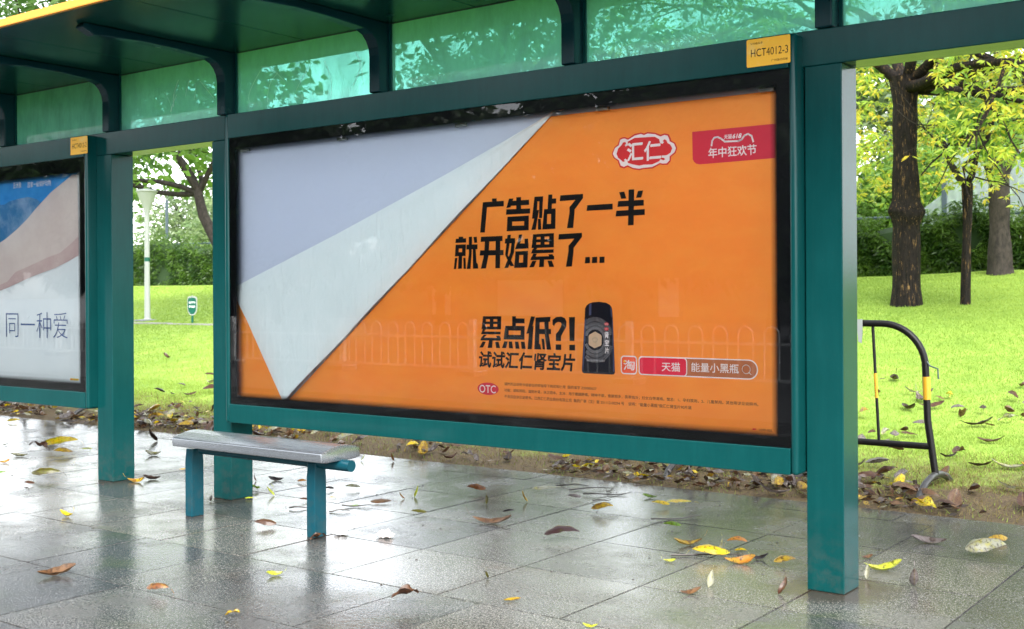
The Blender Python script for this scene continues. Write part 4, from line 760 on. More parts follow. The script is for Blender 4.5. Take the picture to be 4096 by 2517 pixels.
# ------------------------------------------------------------------ bench
BN = thing('bench', 'narrow aluminium perch bench on two teal steel legs in front of the shelter', 'bench', (-4.65, 4.1, 0))
yf, yb = 3.97, 4.235
prof = [(yf, .400), (yf - .004, .442), (yf + .006, .4475)] + [(yf + .006 + (yb - yf - .02) * t, .4475 + .028 * math.sin(math.pi * (t * .92))) for t in np.linspace(.1, .9, 9)] + [(yb - .004, .452), (yb, .446), (yb, .405), (yb - .03, .398), (yf + .03, .396)]
mb = MB(); mb.prism_x(prof, -5.245, -4.10, M['alu']); part(mb, 'seat', BN, bevel=.003, smooth=True)
mb = MB(); mb.tube([(-5.18, 4.115, .374), (-4.04, 4.115, .374)], .029, M['bench_paint'], 18); part(mb, 'support_tube', BN, smooth=True)
for lx in (-5.245, -4.287):
    mb = MB(); x0, x1 = lx - .029, lx + .029
    w2 = .012
    yz = [(4.075, 0), (4.157, 0), (4.157, .30), (4.150, .372), (4.083, .372), (4.075, .30)]
    mb.prism_x(yz, x0, x1, M['bench_paint']); part(mb, 'leg', BN, bevel=.004)

# ------------------------------------------------------------------ crowd barriers behind the shelter
def barrier(x0, x1, y, label):
    B = thing('crowd_barrier', label, 'barrier', ((x0 + x1) / 2, y, 0), 'crowd barriers on the verge')
    r = .26; zt, zl = 1.022, .298; rad = .021
    arc = [(x1 - r + r * math.sin(t), y, zt - r + r * math.cos(t)) for t in np.linspace(0, math.pi / 2, 12)]
    arc2 = [(x0 + r - r * math.cos(t), y, zt - r + r * math.sin(t)) for t in np.linspace(0, math.pi / 2, 12)]
    lean = .055
    pts = [(x0 - lean, y, .13)] + arc2 + arc + [(x1 + lean * .2, y, .45), (x1 + lean, y, .13)]
    mb = MB(); mb.tube(pts, rad, M['pipe'], 12); part(mb, 'hoop_frame', B, smooth=True)
    mb = MB(); mb.tube([(x0 - .02, y, zl), (x1 + .02, y, zl)], rad * .95, M['pipe'], 12); part(mb, 'lower_rail', B, smooth=True)
    mb = MB(); mb.tube([(x0 + .5, y, zl), (x0 + .95, y, zl)], rad * .95 + .001, M['band'], 12); mb.tube([(x1 - .82, y, zl), (x1 - .42, y, zl)], rad * .95 + .001, M['band'], 12); part(mb, 'yellow_tape', B, smooth=True)
    for xx, sx in ((x1, 1), (x0, -1)):
        za, zb = .70, .56
        fa = lambda z: xx + sx * (lean * .2 * (1 - (z - .45) / .3) if z > .45 else lean * .2)
        mb = MB(); mb.tube([(xx + sx * .004, y, .71), (xx + sx * .008, y, .575)], rad + .0015, M['band'], 14); part(mb, 'yellow_tape', B, smooth=True)
        fx = xx + sx * lean
        mb = MB(); mb.tube([(fx, y - .34, 0), (fx, y - .30, .055), (fx, y - .2, .105), (fx, y - .08, .13), (fx, y, .135), (fx, y + .08, .13), (fx, y + .2, .105), (fx, y + .30, .055), (fx, y + .34, 0)], rad * .95, M['foot'], 12); part(mb, 'foot', B, smooth=True)
    n = 7
    for k in range(1, n):
        x = x1 - .315 - (x1 - x0 - .6) * (k - 1) / (n - 1)
        mb = MB(); mb.tube([(x, y, zt - .01), (x + .035, y, zl)], .0095, M['pipe'], 8); bb = part(mb, 'bar', B, smooth=True)
        mb = MB(); mb.tube([(x + .0135, y, .72), (x + .0215, y, .57)], .0105, M['band'], 8); o = part(mb, 'yellow_tape', B, smooth=True)
        o.parent = bb; o.matrix_parent_inverse = Matrix.Identity(4)
    mb = MB(); mb.tube([(x1 + .012, y - .012, .80), (x1 + .03, y - .012, .775), (x1 + .075, y - .012, .76), (x1 + .078, y - .012, .70)], .005, M['fence_dark'], 6); part(mb, 'hook', B)
    return B
barrier(-3.66, -2.15, 7.0, 'black crowd barrier with yellow bands behind the right end of the orange poster')
barrier(-11.75, -10.42, 7.0, 'black crowd barrier behind the left box, only its curved feet showing')
mb = MB(); mb.add([(-2.552, 6.972, 1.046), (-2.518, 6.972, 1.046), (-2.517, 6.970, .96), (-2.524, 6.972, .90), (-2.545, 6.972, .91), (-2.55, 6.971, .97)], [(0, 1, 2, 3, 4, 5)], M['clip'])
mb.add([(-2.552, 7.03, 1.046), (-2.518, 7.03, 1.046), (-2.518, 6.972, 1.0462), (-2.552, 6.972, 1.0462)], [(0, 1, 2, 3)], M['clip'])
tag(mb.build('tape_strip'), 'torn white tape hanging from the top rail of the barrier', 'tape')

# ------------------------------------------------------------------ lamp and lawn sign in the park
LP = thing('garden_lamp', 'white garden lamp post with upturned cone head on the lawn, seen between the left posts', 'lamp post', (-19.04, 13.85, .74))
mb = MB(); mb.lathe([(.07, .70), (.07, .76), (.056, .77), (.050, 1.6), (.043, 2.75)], M['lamp_white'], 20, -19.04, 13.85); part(mb, 'pole', LP, smooth=True)
mb = MB(); mb.lathe([(.048, 2.75), (.056, 2.84), (.09, 2.94), (.155, 3.10), (.185, 3.19)], M['lamp_white'], 24, -19.04, 13.85); part(mb, 'cone_head', LP, smooth=True)
mb = MB(); mb.lathe([(.188, 3.192), (.20, 3.20), (.20, 3.22), (.165, 3.24), (.06, 3.26)], M['lamp_white'], 24, -19.04, 13.85); part(mb, 'cap', LP, smooth=True)
mb = MB(); mb.lathe([(.0505, 1.86), (.0500, 1.94)], M['sign_green'], 20, -19.04, 13.85); part(mb, 'green_tape', LP, smooth=True)
mb = MB(); mb.lathe([(.26, .68), (.25, .735), (.13, .745)], M['grey_paint'], 20, -19.04, 13.85); part(mb, 'base', LP, smooth=True)
SG = thing('lawn_sign', 'green shield-shaped lawn sign with white lettering near the white lamp', 'sign', (-17.3, 13.55, .70))
c30 = Matrix.Rotation(R(-38), 4, 'Z')
def rot_sign(o):
    o.parent = SG; o.matrix_parent_inverse = Matrix.Identity(4); return o
outl = [(-.10, .22), (-.115, .30), (-.115, .46), (-.10, .52), (-.08, .50), (-.055, .535), (-.03, .51), (0, .545), (.03, .51), (.055, .535), (.08, .50), (.10, .52), (.115, .46), (.115, .30), (.10, .22), (.06, .165), (0, .15), (-.06, .165)]
def slab(pts, y0, y1, mt):
    mb = MB(); n = len(pts)
    mb.add([(a_, y0, b_) for a_, b_ in pts] + [(a_, y1, b_) for a_, b_ in pts], [tuple(range(n)), tuple(range(2 * n - 1, n - 1, -1))] + [(i, i + n, (i + 1) % n + n, (i + 1) % n) for i in range(n)], mt); return mb
SG.rotation_euler = (0, 0, R(30)); SG.scale = (.78, .78, .92)
rot_sign(slab(outl, -.02, .02, M['lamp_white']).build('board'))
rot_sign(slab([(a_ * .86, .34 + (b_ - .34) * .88) for a_, b_ in outl], -.024, -.0205, M['sign_green']).build('green_face'))
mb = MB(); text(mb, '爱护绿地', (-.075, .38, .075, .43), -.0255, M['white'], .02); text(mb, '请勿践踏', (-.075, .30, .075, .35), -.0255, M['white'], .02); rot_sign(mb.build('lettering'))
mb = MB(); mb.box(-.022, .022, -.018, .018, -.05, .17, M['sign_green']); rot_sign(mb.build('stake', bevel=.004))
# ------------------------------------------------------------------ foliage
def leaf_cloud(P, D, L, W, rng, droop=.25, shape='rhomb'):
    """P base points, D unit directions, L lengths, W widths -> verts, tris: a pointed leaf folded along its midrib"""
    n = len(P); D = D / np.linalg.norm(D, axis=1, keepdims=True)
    rnd = rng.normal(size=(n, 3)); S = np.cross(D, rnd); S /= np.linalg.norm(S, axis=1, keepdims=True) + 1e-9
    Nn = np.cross(S, D)
    L = L[:, None]; W = W[:, None]; dz = np.zeros((n, 3)); dz[:, 2] = -1
    mid = P + D * L * .5; tip = P + D * L + dz * L * droop
    l = mid + S * W * .5 + Nn * W * .12 + dz * L * droop * .3; r = mid - S * W * .5 + Nn * W * .12 + dz * L * droop * .3
    V = np.stack([P, l, tip, r], 1).reshape(-1, 3)
    b = np.arange(n) * 4
    F = np.concatenate([np.stack([b, b + 1, b + 2], -1), np.stack([b, b + 2, b + 3], -1)])
    return V, F
def clumps(C, n, rad, rng, L, W, palmate=True, tint=None, spread=.9):
    """n leaves round every clump centre"""
    m = len(C); P = np.repeat(C, n, 0)
    D = rng.normal(size=(m * n, 3))
    if palmate: D[:, 2] = D[:, 2] * .35 - .25
    D /= np.linalg.norm(D, axis=1, keepdims=True)
    P = P + (D * rad * rng.random((m * n, 1)) if rad else 0)
    Ls = L * rng.uniform(.65, 1.25, m * n); Ws = W * rng.uniform(.7, 1.2, m * n)
    V, F = leaf_cloud(P, D, Ls, Ws, rng)
    t = np.repeat(rng.beta(2, 2, m) if tint is None else tint, n) + rng.normal(0, .16, m * n)
    return V, F, np.repeat(np.clip(t, 0, 1), 4)
def gate(P, scale, thr, seed):
    """keep points where a smooth 3-D pattern is high: leaves gaps in a crown"""
    r = np.random.default_rng(seed); s = np.zeros(len(P))
    for k in range(7):
        d = r.normal(size=3); d /= np.linalg.norm(d); s += np.sin((P @ d) * scale * r.uniform(.6, 1.7) + r.uniform(0, 6.28))
    return s > thr
def crown_points(n, c, rad, rng, thr=-.4, seed=1, scale=1.6, zmin=None):
    P = rng.normal(size=(n, 3)); P /= np.linalg.norm(P, axis=1, keepdims=True)
    P = P * (rng.random((n, 1)) ** .45) * np.array(rad) + np.array(c)
    P = P[gate(P, scale, thr, seed)]
    if zmin is not None: P = P[P[:, 2] > zmin]
    return P
def branch(mb, p, d, length, r, depth, rnd, m, droop=0.0, ends=None, segs=5, spread=.8):
    pts = [p.copy()]; rr = [r]; q = p.copy(); dd = d.normalized()
    for k in range(segs):
        dd = (dd + Vector((rnd.uniform(-.22, .22), rnd.uniform(-.22, .22), rnd.uniform(-.18, .18) - droop))).normalized()
        q = q + dd * length / segs; pts.append(q.copy()); rr.append(r * (1 - .55 * (k + 1) / segs))
    mb.tube(pts, rr, m, 8 if r > .03 else 5, cap=False)
    if ends is not None and depth <= 1: ends += pts[2:]
    if depth > 0:
        for k in range(3 if depth > 1 else 4):
            i = rnd.randint(2, segs); ax = Vector((rnd.uniform(-1, 1), rnd.uniform(-1, 1), rnd.uniform(-.5, .6)))
            branch(mb, pts[i], (dd + ax * spread).normalized(), length * rnd.uniform(.5, .75), rr[i] * .62, depth - 1, rnd, m, droop, ends, segs, spread)
def tree_parts(T, trunk_mb, leaf, mats, crown_name='crown'):
    o = trunk_mb.build('trunk', None, smooth=True); o.parent = T; o.matrix_parent_inverse = Matrix.Translation(-T.location)
    V, F, t = leaf
    o = np_obj(crown_name, V, F, mats, attrs={'tint': t}); o.parent = T; o.matrix_parent_inverse = Matrix.Translation(-T.location)
    return o
def trunk_tube(mb, base, pts, rad, m, wob=.012, n=16):
    """trunk with a slightly lumpy outline"""
    P = []; Rr = []
    for i in range(len(pts) - 1):
        for t in np.linspace(0, 1, 7)[:-1]:
            P.append(Vector(pts[i]).lerp(Vector(pts[i + 1]), t)); Rr.append(rad[i] * (1 - t) + rad[i + 1] * t)
    P.append(Vector(pts[-1])); Rr.append(rad[-1])
    k0 = len(mb.v); mb.tube(P, Rr, m, n)
    rs = random.Random(int(abs(base[0]) * 100))
    ph = [rs.uniform(0, 6.28) for _ in range(6)]
    for k in range(k0, len(mb.v)):
        x, y, z = mb.v[k]; a_ = math.atan2(y - base[1], x - base[0])
        f = wob * (math.sin(3 * a_ + ph[0] + z * 1.3) + .7 * math.sin(5 * a_ + ph[1] - z * 2.1) + .6 * math.sin(z * 7 + ph[2]))
        mb.v[k] = (x + math.cos(a_) * f, y + math.sin(a_) * f, z)
cat_ = lambda *a: (np.concatenate([x[0] for x in a]), np.concatenate([x[1] + o for x, o in zip(a, np.cumsum([0] + [len(x[0]) for x in a[:-1]]))]), np.concatenate([x[2] for x in a]))
def points_near(ends, per, rad, rng):
    E_ = np.array([tuple(e) for e in ends]); P = np.repeat(E_, per, 0) + rng.normal(0, rad, (len(E_) * per, 3)); return P
rng = np.random.default_rng(11)
# big yellow-leaved tree
T = thing('tree', 'big dark-trunked tree with yellow-green leaves and a swollen ring on its trunk', 'tree', (-5.37, 16.62, 1.02))
mb = MB(); bx, by = -5.37, 16.62
trunk_tube(mb, (bx, by), [(bx, by, .92), (bx, by, 1.25), (bx, by, 2.12), (bx, by, 2.26), (bx, by, 2.34), (bx, by, 2.5), (bx - .01, by, 3.2), (bx + .01, by, 3.85), (bx + .01, by, 4.25)], [.225, .20, .185, .21, .222, .185, .168, .165, .225], M['bark'])
for k in range(len(mb.v)):                     # swollen burr, lumpier on the two sides
    x, y, z = mb.v[k]; a_ = math.atan2(y - by, x - bx); b_ = math.exp(-((z - 2.32 - .05 * math.sin(a_ * 2)) / .09) ** 2) * (.020 + .026 * abs(math.cos(a_ + .3)) + .012 * math.sin(a_ * 7))
    mb.v[k] = (x + math.cos(a_) * b_, y + math.sin(a_) * b_, z)
rs = random.Random(4); ends = []
for d, l in (((.9, -.3, .55), 3.2), ((-.8, -.4, .7), 2.8), ((.2, -.8, .9), 2.6), ((.6, .6, .9), 3.0), ((-.6, .6, 1.0), 3.0), ((1.0, -.75, .10), 3.4), ((.55, -1.0, .12), 3.2), ((1.1, .2, .12), 3.0)):
    branch(mb, Vector((bx, by, 4.1)), Vector(d), l, .085, 2, rs, M['bark'], .06, ends, 6)
P1 = points_near(ends, 2, .28, rng)
n_ = 10500; P2 = np.stack([rng.uniform(-10.5, 1.5, n_), rng.uniform(13.0, 21.0, n_), rng.uniform(0, 1, n_) ** 1.2 * 2.6], -1)
P2[:, 2] += 2.75 + .035 * (np.abs(P2[:, 0] + 4.5)) ** 1.2 + .25 * np.sin(P2[:, 0] * 1.7) * np.sin(P2[:, 1] * 1.3)
P2 = P2[gate(P2, 2.2, -.5, 3)]
P2 = P2[~((np.abs(P2[:, 0] / P2[:, 1] + .323) < .024) & (P2[:, 1] < 16.9))]
leafs = cat_(clumps(P2, 6, .03, rng, .100, .033, True), clumps(P1[P1[:, 2] > 2.4], 5, .03, rng, .105, .034, True))
tree_parts(T, mb, leafs, [M['fol_yellow']])
# slender forked tree with broad leaves
T = thing('tree', 'slender young tree forking into a Y with broad light green leaves', 'tree', (-4.57, 16.73, 1.03))
mb = MB(); bx, by = -4.57, 16.73
trunk_tube(mb, (bx, by), [(bx - .02, by, .95), (bx - .01, by, 1.5), (bx + .01, by, 2.3), (bx + .01, by, 2.70)], [.075, .062, .058, .075], M['bark'], .006, 12)
ends = []
mb.tube([(bx, by, 2.66), (bx - .10, by, 2.80), (bx - .20, by - .05, 3.0), (bx - .28, by - .1, 3.30), (bx - .30, by - .12, 3.6)], [.055, .05, .042, .034, .02], M['bark_grey'], 9)
mb.tube([(bx, by, 2.66), (bx + .08, by, 2.82), (bx + .12, by + .05, 3.05), (bx + .14, by + .05, 3.35), (bx + .2, by, 3.7)], [.05, .046, .04, .03, .02], M['bark'], 9)
for s_ in ((bx - .25, by - .1, 3.2), (bx - .3, by - .1, 3.5), (bx + .13, by + .05, 3.1), (bx + .18, by, 3.5)):
    for k in range(3): branch(mb, Vector(s_), Vector((rs.uniform(-1, 1), rs.uniform(-1, 1), rs.uniform(-.1, .5))), .8, .014, 1, rs, M['bark_grey'], .0, ends, 4)
P1 = points_near(ends, 2, .12, rng); P1 = P1[(P1[:, 2] > 2.85) & (P1[:, 0] / P1[:, 1] > -.289) & (P1[:, 0] < -4.0)]
tree_parts(T, mb, clumps(P1, 3, .08, rng, .17, .125, True), [M['fol_light']])
# stout grey trunk further back
T = thing('tree', 'stout grey trunk standing on a small mound against the hedge', 'tree', (-5.1, 20.6, 1.5))
mb = MB(); bx, by = -5.1, 20.6
trunk_tube(mb, (bx, by), [(bx + .02, by, 1.35), (bx + .01, by, 1.62), (bx, by, 2.2), (bx, by, 3.0), (bx - .02, by, 3.35)], [.27, .20, .165, .165, .23], M['bark_grey'], .012)
ends = []
for d, l in (((-.35, -.1, 1), 2.4), ((.5, -.05, 1), 2.2), ((0, .5, 1.2), 2.6)): branch(mb, Vector((bx - .02 + d[0] * .2, by, 3.25)), Vector(d), l, .13, 2, rs, M['bark_grey'], .0, ends, 5)
P1 = points_near(ends, 3, .35, rng)
tree_parts(T, mb, clumps(P1[P1[:, 2] > 3.8], 5, .1, rng, .2, .08, True), [M['fol_mid']])
# broad-leaved tree seen between the left posts
T = thing('tree', 'broad-leaved tree leaning over the white lamp, between the left and middle posts', 'tree', (-16.9, 14.6, .8))
mb = MB(); bx, by = -14.2, 14.6
trunk_tube(mb, (bx, by), [(-16.9, by, .75), (-17.2, by, 1.4), (-17.8, by, 2.1), (-18.3, by, 2.75), (-18.6, by + .1, 3.3)], [.16, .13, .11, .10, .085], M['bark_grey'], .008)
ends = []
for d, l in (((-1, .2, .55), 2.6), ((-.9, -.4, .35), 2.4), ((-.6, .7, .8), 2.4), ((.4, .2, 1), 2.4), ((-.3, -.6, .9), 2.2), ((-1.2, 0, .1), 2.8)): branch(mb, Vector((-18.55, by + .1, 3.2)), Vector(d), l, .06, 2, rs, M['bark_grey'], .0, ends, 5)
P1 = points_near(ends, 2, .25, rng); P1 = P1[P1[:, 2] > 2.75]
P2 = crown_points(900, (-19.6, 14.8, 4.7), (3.2, 2.2, 1.5), rng, -.3, 8, 2.2, 3.0)
leafs = cat_(clumps(P1, 3, .1, rng, .19, .13, True), clumps(P2, 4, .15, rng, .19, .13, True))
o = tree_parts(T, mb, leafs, [M['fol_light']])
# three taller trees right behind the shelter: their crowns fill the tinted glass strip
for lab, (x, y), c, rad, mat, sd in (('dense green tree behind the middle of the long ad box, crown showing through tinted glass', (-8.6, 11.2), (-8.4, 11.6, 5.0), (2.6, 2.2, 1.5), 'fol_mid', 21),
                                ('green tree behind the left ad box, crown showing through tinted glass', (-16.8, 10.4), (-15.6, 10.6, 5.3), (3.2, 2.2, 2.1), 'fol_mid', 22)):
    T = thing('tree', lab, 'tree', (x, y, float(lawn_z(x, y)))); mb = MB(); z0 = float(lawn_z(x, y))
    trunk_tube(mb, (x, y), [(x, y, z0 - .1), (x, y, z0 + .4), (x, y, z0 + 1.8), (x + .05, y, z0 + 3.2)], [.2, .15, .13, .13], M['bark_grey'], .008)
    ends = []
    for k in range(6): branch(mb, Vector((x + .03, y, z0 + 2.9)), Vector((math.cos(k * 1.05), math.sin(k * 1.05) * .7, .8)), 2.4, .06, 2, rs, M['bark'], .0, ends, 5)
    P2 = crown_points(650 if sd == 21 else 1500, c, rad, rng, .2 if sd == 21 else -.2, sd, 1.9)
    tree_parts(T, mb, clumps(P2, 6, .25, rng, .17, .07, True), [M[mat]])
# roadside tree in front of the roof, leaves hanging over its edge
T = thing('tree', 'roadside tree whose long dark leaves hang over the roof edge in the upper left corner', 'tree', (-14.6, 1.4, 0)); mb = MB()
trunk_tube(mb, (-14.6, 1.4), [(-14.6, 1.4, -.05), (-14.6, 1.4, .4), (-14.6, 1.4, 2.2), (-14.5, 1.5, 3.6)], [.22, .17, .15, .15], M['bark'], .01)
ends = []
for d, l in (((1, .5, .35), 3.4), ((1, .9, .5), 3.4), ((.4, 1, .6), 3.0), ((-.6, .3, .9), 2.5), ((.8, -.4, .7), 2.8)): branch(mb, Vector((-14.5, 1.5, 3.5)), Vector(d), l, .08, 2, rs, M['bark'], .03, ends, 6)
P2 = crown_points(2000, (-12.2, 4.4, 4.6), (3.4, 2.9, 1.6), rng, -.7, 31, 2.0, 3.05)
leafs = cat_(clumps(P2, 6, .1, rng, .19, .055, True), clumps(points_near([e for e in ends if e.z > 3.1], 1, .2, rng), 5, .05, rng, .19, .055, True))
tree_parts(T, mb, leafs, [M['fol_mid']])
# background trees beyond the hedge
for k, (x, y, c, rad, mat, lab) in enumerate((
    (-10.9, 28, (-10.9, 28, 4.6), (2.6, 2.2, 3.0), 'fol_light', 'bright green tree beyond the hedge left of the big trunk'),
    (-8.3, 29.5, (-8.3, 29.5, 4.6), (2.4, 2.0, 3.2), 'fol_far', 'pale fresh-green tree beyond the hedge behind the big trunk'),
    (-6.4, 33, (-6.4, 33, 5.2), (3.4, 2.2, 4.0), 'fol_mid', 'mid-green tree beyond the mesh screen at the right edge'),
    (-16.5, 35, (-16.5, 35, 6.5), (4.0, 2.6, 4.2), 'fol_mid', 'darker green tree far beyond the hedge, hidden mostly by the long ad box'),
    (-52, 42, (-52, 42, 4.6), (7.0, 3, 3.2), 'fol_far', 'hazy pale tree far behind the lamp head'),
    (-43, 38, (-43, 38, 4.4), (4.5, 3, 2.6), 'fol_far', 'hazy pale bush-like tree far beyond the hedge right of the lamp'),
    (-26, 34, (-26, 34, 7.0), (5, 3, 4.0), 'fol_mid', 'tall green tree beyond the hedge behind the middle post'))):
    z0 = 1.5; T = thing('tree', lab, 'tree', (x, y, z0), 'trees beyond the hedge'); mb = MB()
    trunk_tube(mb, (x, y), [(x, y, z0 - .1), (x, y, z0 + .4), (x, y, z0 + 2), (x, y, c[2])], [.25, .19, .16, .1], M['bark_grey'], .01)
    ends = []
    for q in range(5): branch(mb, Vector((x, y, z0 + 2.2)), Vector((math.cos(q * 1.26), math.sin(q * 1.26) * .7, .9)), rad[0] * .8, .07, 1, rs, M['bark_grey'], .0, ends, 5)
    P2 = crown_points(3600, c, rad, rng, -.9, 40 + k, 1.5, 1.7)
    tree_parts(T, mb, clumps(P2, 6, .3, rng, .26, .13, True), [M[mat]])
for k, (x, y, c, rad, mat, lab) in enumerate((
    (-10.4, 25.6, (-10.4, 25.6, 2.9), (1.5, 1.0, 1.5), 'fol_mid', 'round dark green bush just beyond the hedge, left of the big trunk'),
    (-8.3, 26.4, (-8.3, 26.4, 3.0), (1.3, 1.0, 1.6), 'fol_light', 'light green bush just beyond the hedge, right of the big trunk'))):
    T = thing('bush', lab, 'bush', (x, y, 1.5)); mb = MB()
    for q in range(4): mb.tube([(x + .1 * math.cos(q * 1.6), y + .1 * math.sin(q * 1.6), 1.4), (x + .3 * math.cos(q * 1.6), y + .3 * math.sin(q * 1.6), 2.3), (x + .6 * math.cos(q * 1.6), y + .5 * math.sin(q * 1.6), 3.1)], [.05, .035, .02], M['bark_grey'], 7)
    o = mb.build('stems', None, smooth=True); o.parent = T; o.matrix_parent_inverse = Matrix.Translation(-T.location)
    P2 = crown_points(1500, c, rad, rng, -1.6, 140 + k, 2.0, 1.6); V, F, t = clumps(P2, 6, .15, rng, .15, .075, True)
    o = np_obj('foliage', V, F, [M[mat]], attrs={'tint': t}); o.parent = T; o.matrix_parent_inverse = Matrix.Translation(-T.location)
# hedge
H = thing('hedge', 'clipped bamboo hedge running along the back of the lawn', 'hedge', (-16, 21.6, 1.5))
mb = MB(); hx = np.linspace(-38, 0, 140)
top = 1.5 + .95 + .10 * np.sin(hx * 1.9) + .07 * np.sin(hx * 4.3 + 1) + np.clip((-hx - 14) / 16, 0, 1) * .25
vs = []; fs = []
for x, zt in zip(hx, top): vs += [(x, 21.55, 1.4), (x, 21.5, zt - .12), (x, 21.75, zt), (x, 22.0, zt - .12), (x, 22.0, 1.4)]
for i_ in range(len(hx) - 1):
    for k in range(4): a_ = i_ * 5 + k; fs.append((a_, a_ + 1, a_ + 6, a_ + 5))
mb.add(vs, fs, M['hedge_core']); o = mb.build('core', None); o.parent = H; o.matrix_parent_inverse = Matrix.Translation(-H.location)
n_ = 26000; X_ = np.where(rng.random(n_) < .5, rng.uniform(-9.5, -1.5, n_), rng.uniform(-36, -9, n_))
zt = 1.5 + .95 + .10 * np.sin(X_ * 1.9) + .07 * np.sin(X_ * 4.3 + 1) + np.clip((-X_ - 14) / 16, 0, 1) * .25
u_ = rng.random(n_); P = np.stack([X_, 21.5 - rng.random(n_) * .22 * (.4 + .6 * np.sin(X_ * 6.3) ** 2) + (u_ > .82) * rng.uniform(0, .6, n_), 1.5 + (zt - 1.5) * np.minimum(1, u_ * 1.2 + .0) + (u_ > .82) * rng.random(n_) ** 2 * .32], -1)
P = P[gate(P, 5.0, -1.6, 77)]
tint = np.clip(.45 + .35 * np.sin(P[:, 0] * 5.1 + P[:, 2] * 6) + rng.normal(0, .2, len(P)) + .2 * (P[:, 2] > 2.3), 0, 1)
V, F, t = clumps(P, 4, .05, rng, .11, .028, True, tint)
o = np_obj('foliage', V, F, [M['fol_hedge']], attrs={'tint': t}); o.parent = H; o.matrix_parent_inverse = Matrix.Translation(-H.location)
# fence rail and posts beyond the hedge, mesh screen at the right
FN = thing('fence', 'thin dark rail fence with slim posts just beyond the hedge', 'fence', (-20, 23.0, 1.5))
mb = MB(); mb.tube([(-44, 23.0, 2.86), (1, 23.0, 2.62)], .03, M['fence_dark'], 6); part(mb, 'rail', FN)
for x in (-39, -33.5, -30.6, -24, -16, -11): 
    mb = MB(); mb.tube([(x, 23.0, 1.4), (x, 23.0, 4.2 if x > -33 else 3.0)], .05, M['fence_dark'], 8); part(mb, 'post', FN)
SC = thing('mesh_screen', 'tall grey mesh court screen on dark posts beyond the hedge at right', 'fence', (-6.4, 24.6, 1.5))
for x, y, h in ((-7.15, 24.6, 4.6), (-4.95, 24.6, 4.9), (-2.8, 24.6, 4.9)):
    mb = MB(); mb.box(x - .05, x + .05, y - .05, y + .05, 1.4, h, M['fence_dark']); part(mb, 'post', SC, bevel=.01)
for x0, x1, h in ((-7.9, -7.2, 3.2), (-7.1, -5.0, 4.2), (-4.9, -2.85, 4.4)):
    mb = MB(); mb.add([(x0, 24.6, 1.5), (x1, 24.6, 1.5), (x1, 24.6, h), (x0, 24.6, h - (.5 if x0 < -7.5 else 0))], [(0, 1, 2, 3)], M['screen']); part(mb, 'mesh_panel', SC)

# ------------------------------------------------------------------ grass
def grass(n, xf, y0, y1, h, w, rng, power=1.0):
    Y = y0 + (y1 - y0) * rng.random(n) ** power
    a0, a1 = xf(Y); X = a0 + (a1 - a0) * rng.random(n)
    return X, Y, h * rng.uniform(.5, 1.3, n), w * np.maximum(1, (Y / 9))
parts_ = []
for n, xf, y0, y1, h, w, pw in ((150000, lambda Y: (-.40 * Y - .2, -.20 * Y + .4), 7.0, 20.8, .026, .004, 1.2), (45000, lambda Y: (-1.48 * Y, -1.16 * Y), 7.2, 20.8, .032, .006, 1.1),
                                (52000, lambda Y: (-1.5 * Y, -.15 * Y), 6.45, 8.6, .03, .005, .9), (60000, lambda Y: (Y * 0 - 34, Y * 0 + 3), 7.4, 21, .032, .010, 1)):
    parts_.append(grass(n, xf, y0, y1, h, w, rng, pw))
X, Y, Hh, Ww = [np.concatenate([p[i] for p in parts_]) for i in range(4)]
keep = rng.random(len(X)) < np.clip((Y - 6.6) / 1.0 + .45 * np.sin(X * 2.1) * np.sin(Y * 3.3) + .3 * np.sin(X * 7.3 + Y * 4), .5, 1)
X, Y, Hh, Ww = X[keep], Y[keep], Hh[keep], Ww[keep]; Zg = lawn_z(X, Y) - .014
an = rng.uniform(0, 6.28, len(X)); ln = rng.normal(0, .5, (len(X), 2))
b0 = np.stack([X - np.cos(an) * Ww / 2, Y - np.sin(an) * Ww / 2, Zg], -1); b1 = np.stack([X + np.cos(an) * Ww / 2, Y + np.sin(an) * Ww / 2, Zg], -1)
tp = np.stack([X + ln[:, 0] * Hh, Y + ln[:, 1] * Hh, Zg + Hh], -1)
V = np.stack([b0, b1, tp], 1).reshape(-1, 3); F = np.arange(len(V)).reshape(-1, 3)
tt = np.clip(.5 + .25 * np.sin(X * .9 + Y * .6) + rng.normal(0, .22, len(X)), 0, 1)
dry = (rng.random(len(X)) < np.clip((8.1 - Y) / 1.2, 0, .75)).astype(int)
o = np_obj('grass', V, F, [M['blade'], M['blade_dry']], mi=dry, attrs={'tint': np.repeat(tt, 3)})
tag(o, 'short bright green turf, thin and straw coloured along the paving', 'grass', kind='stuff')

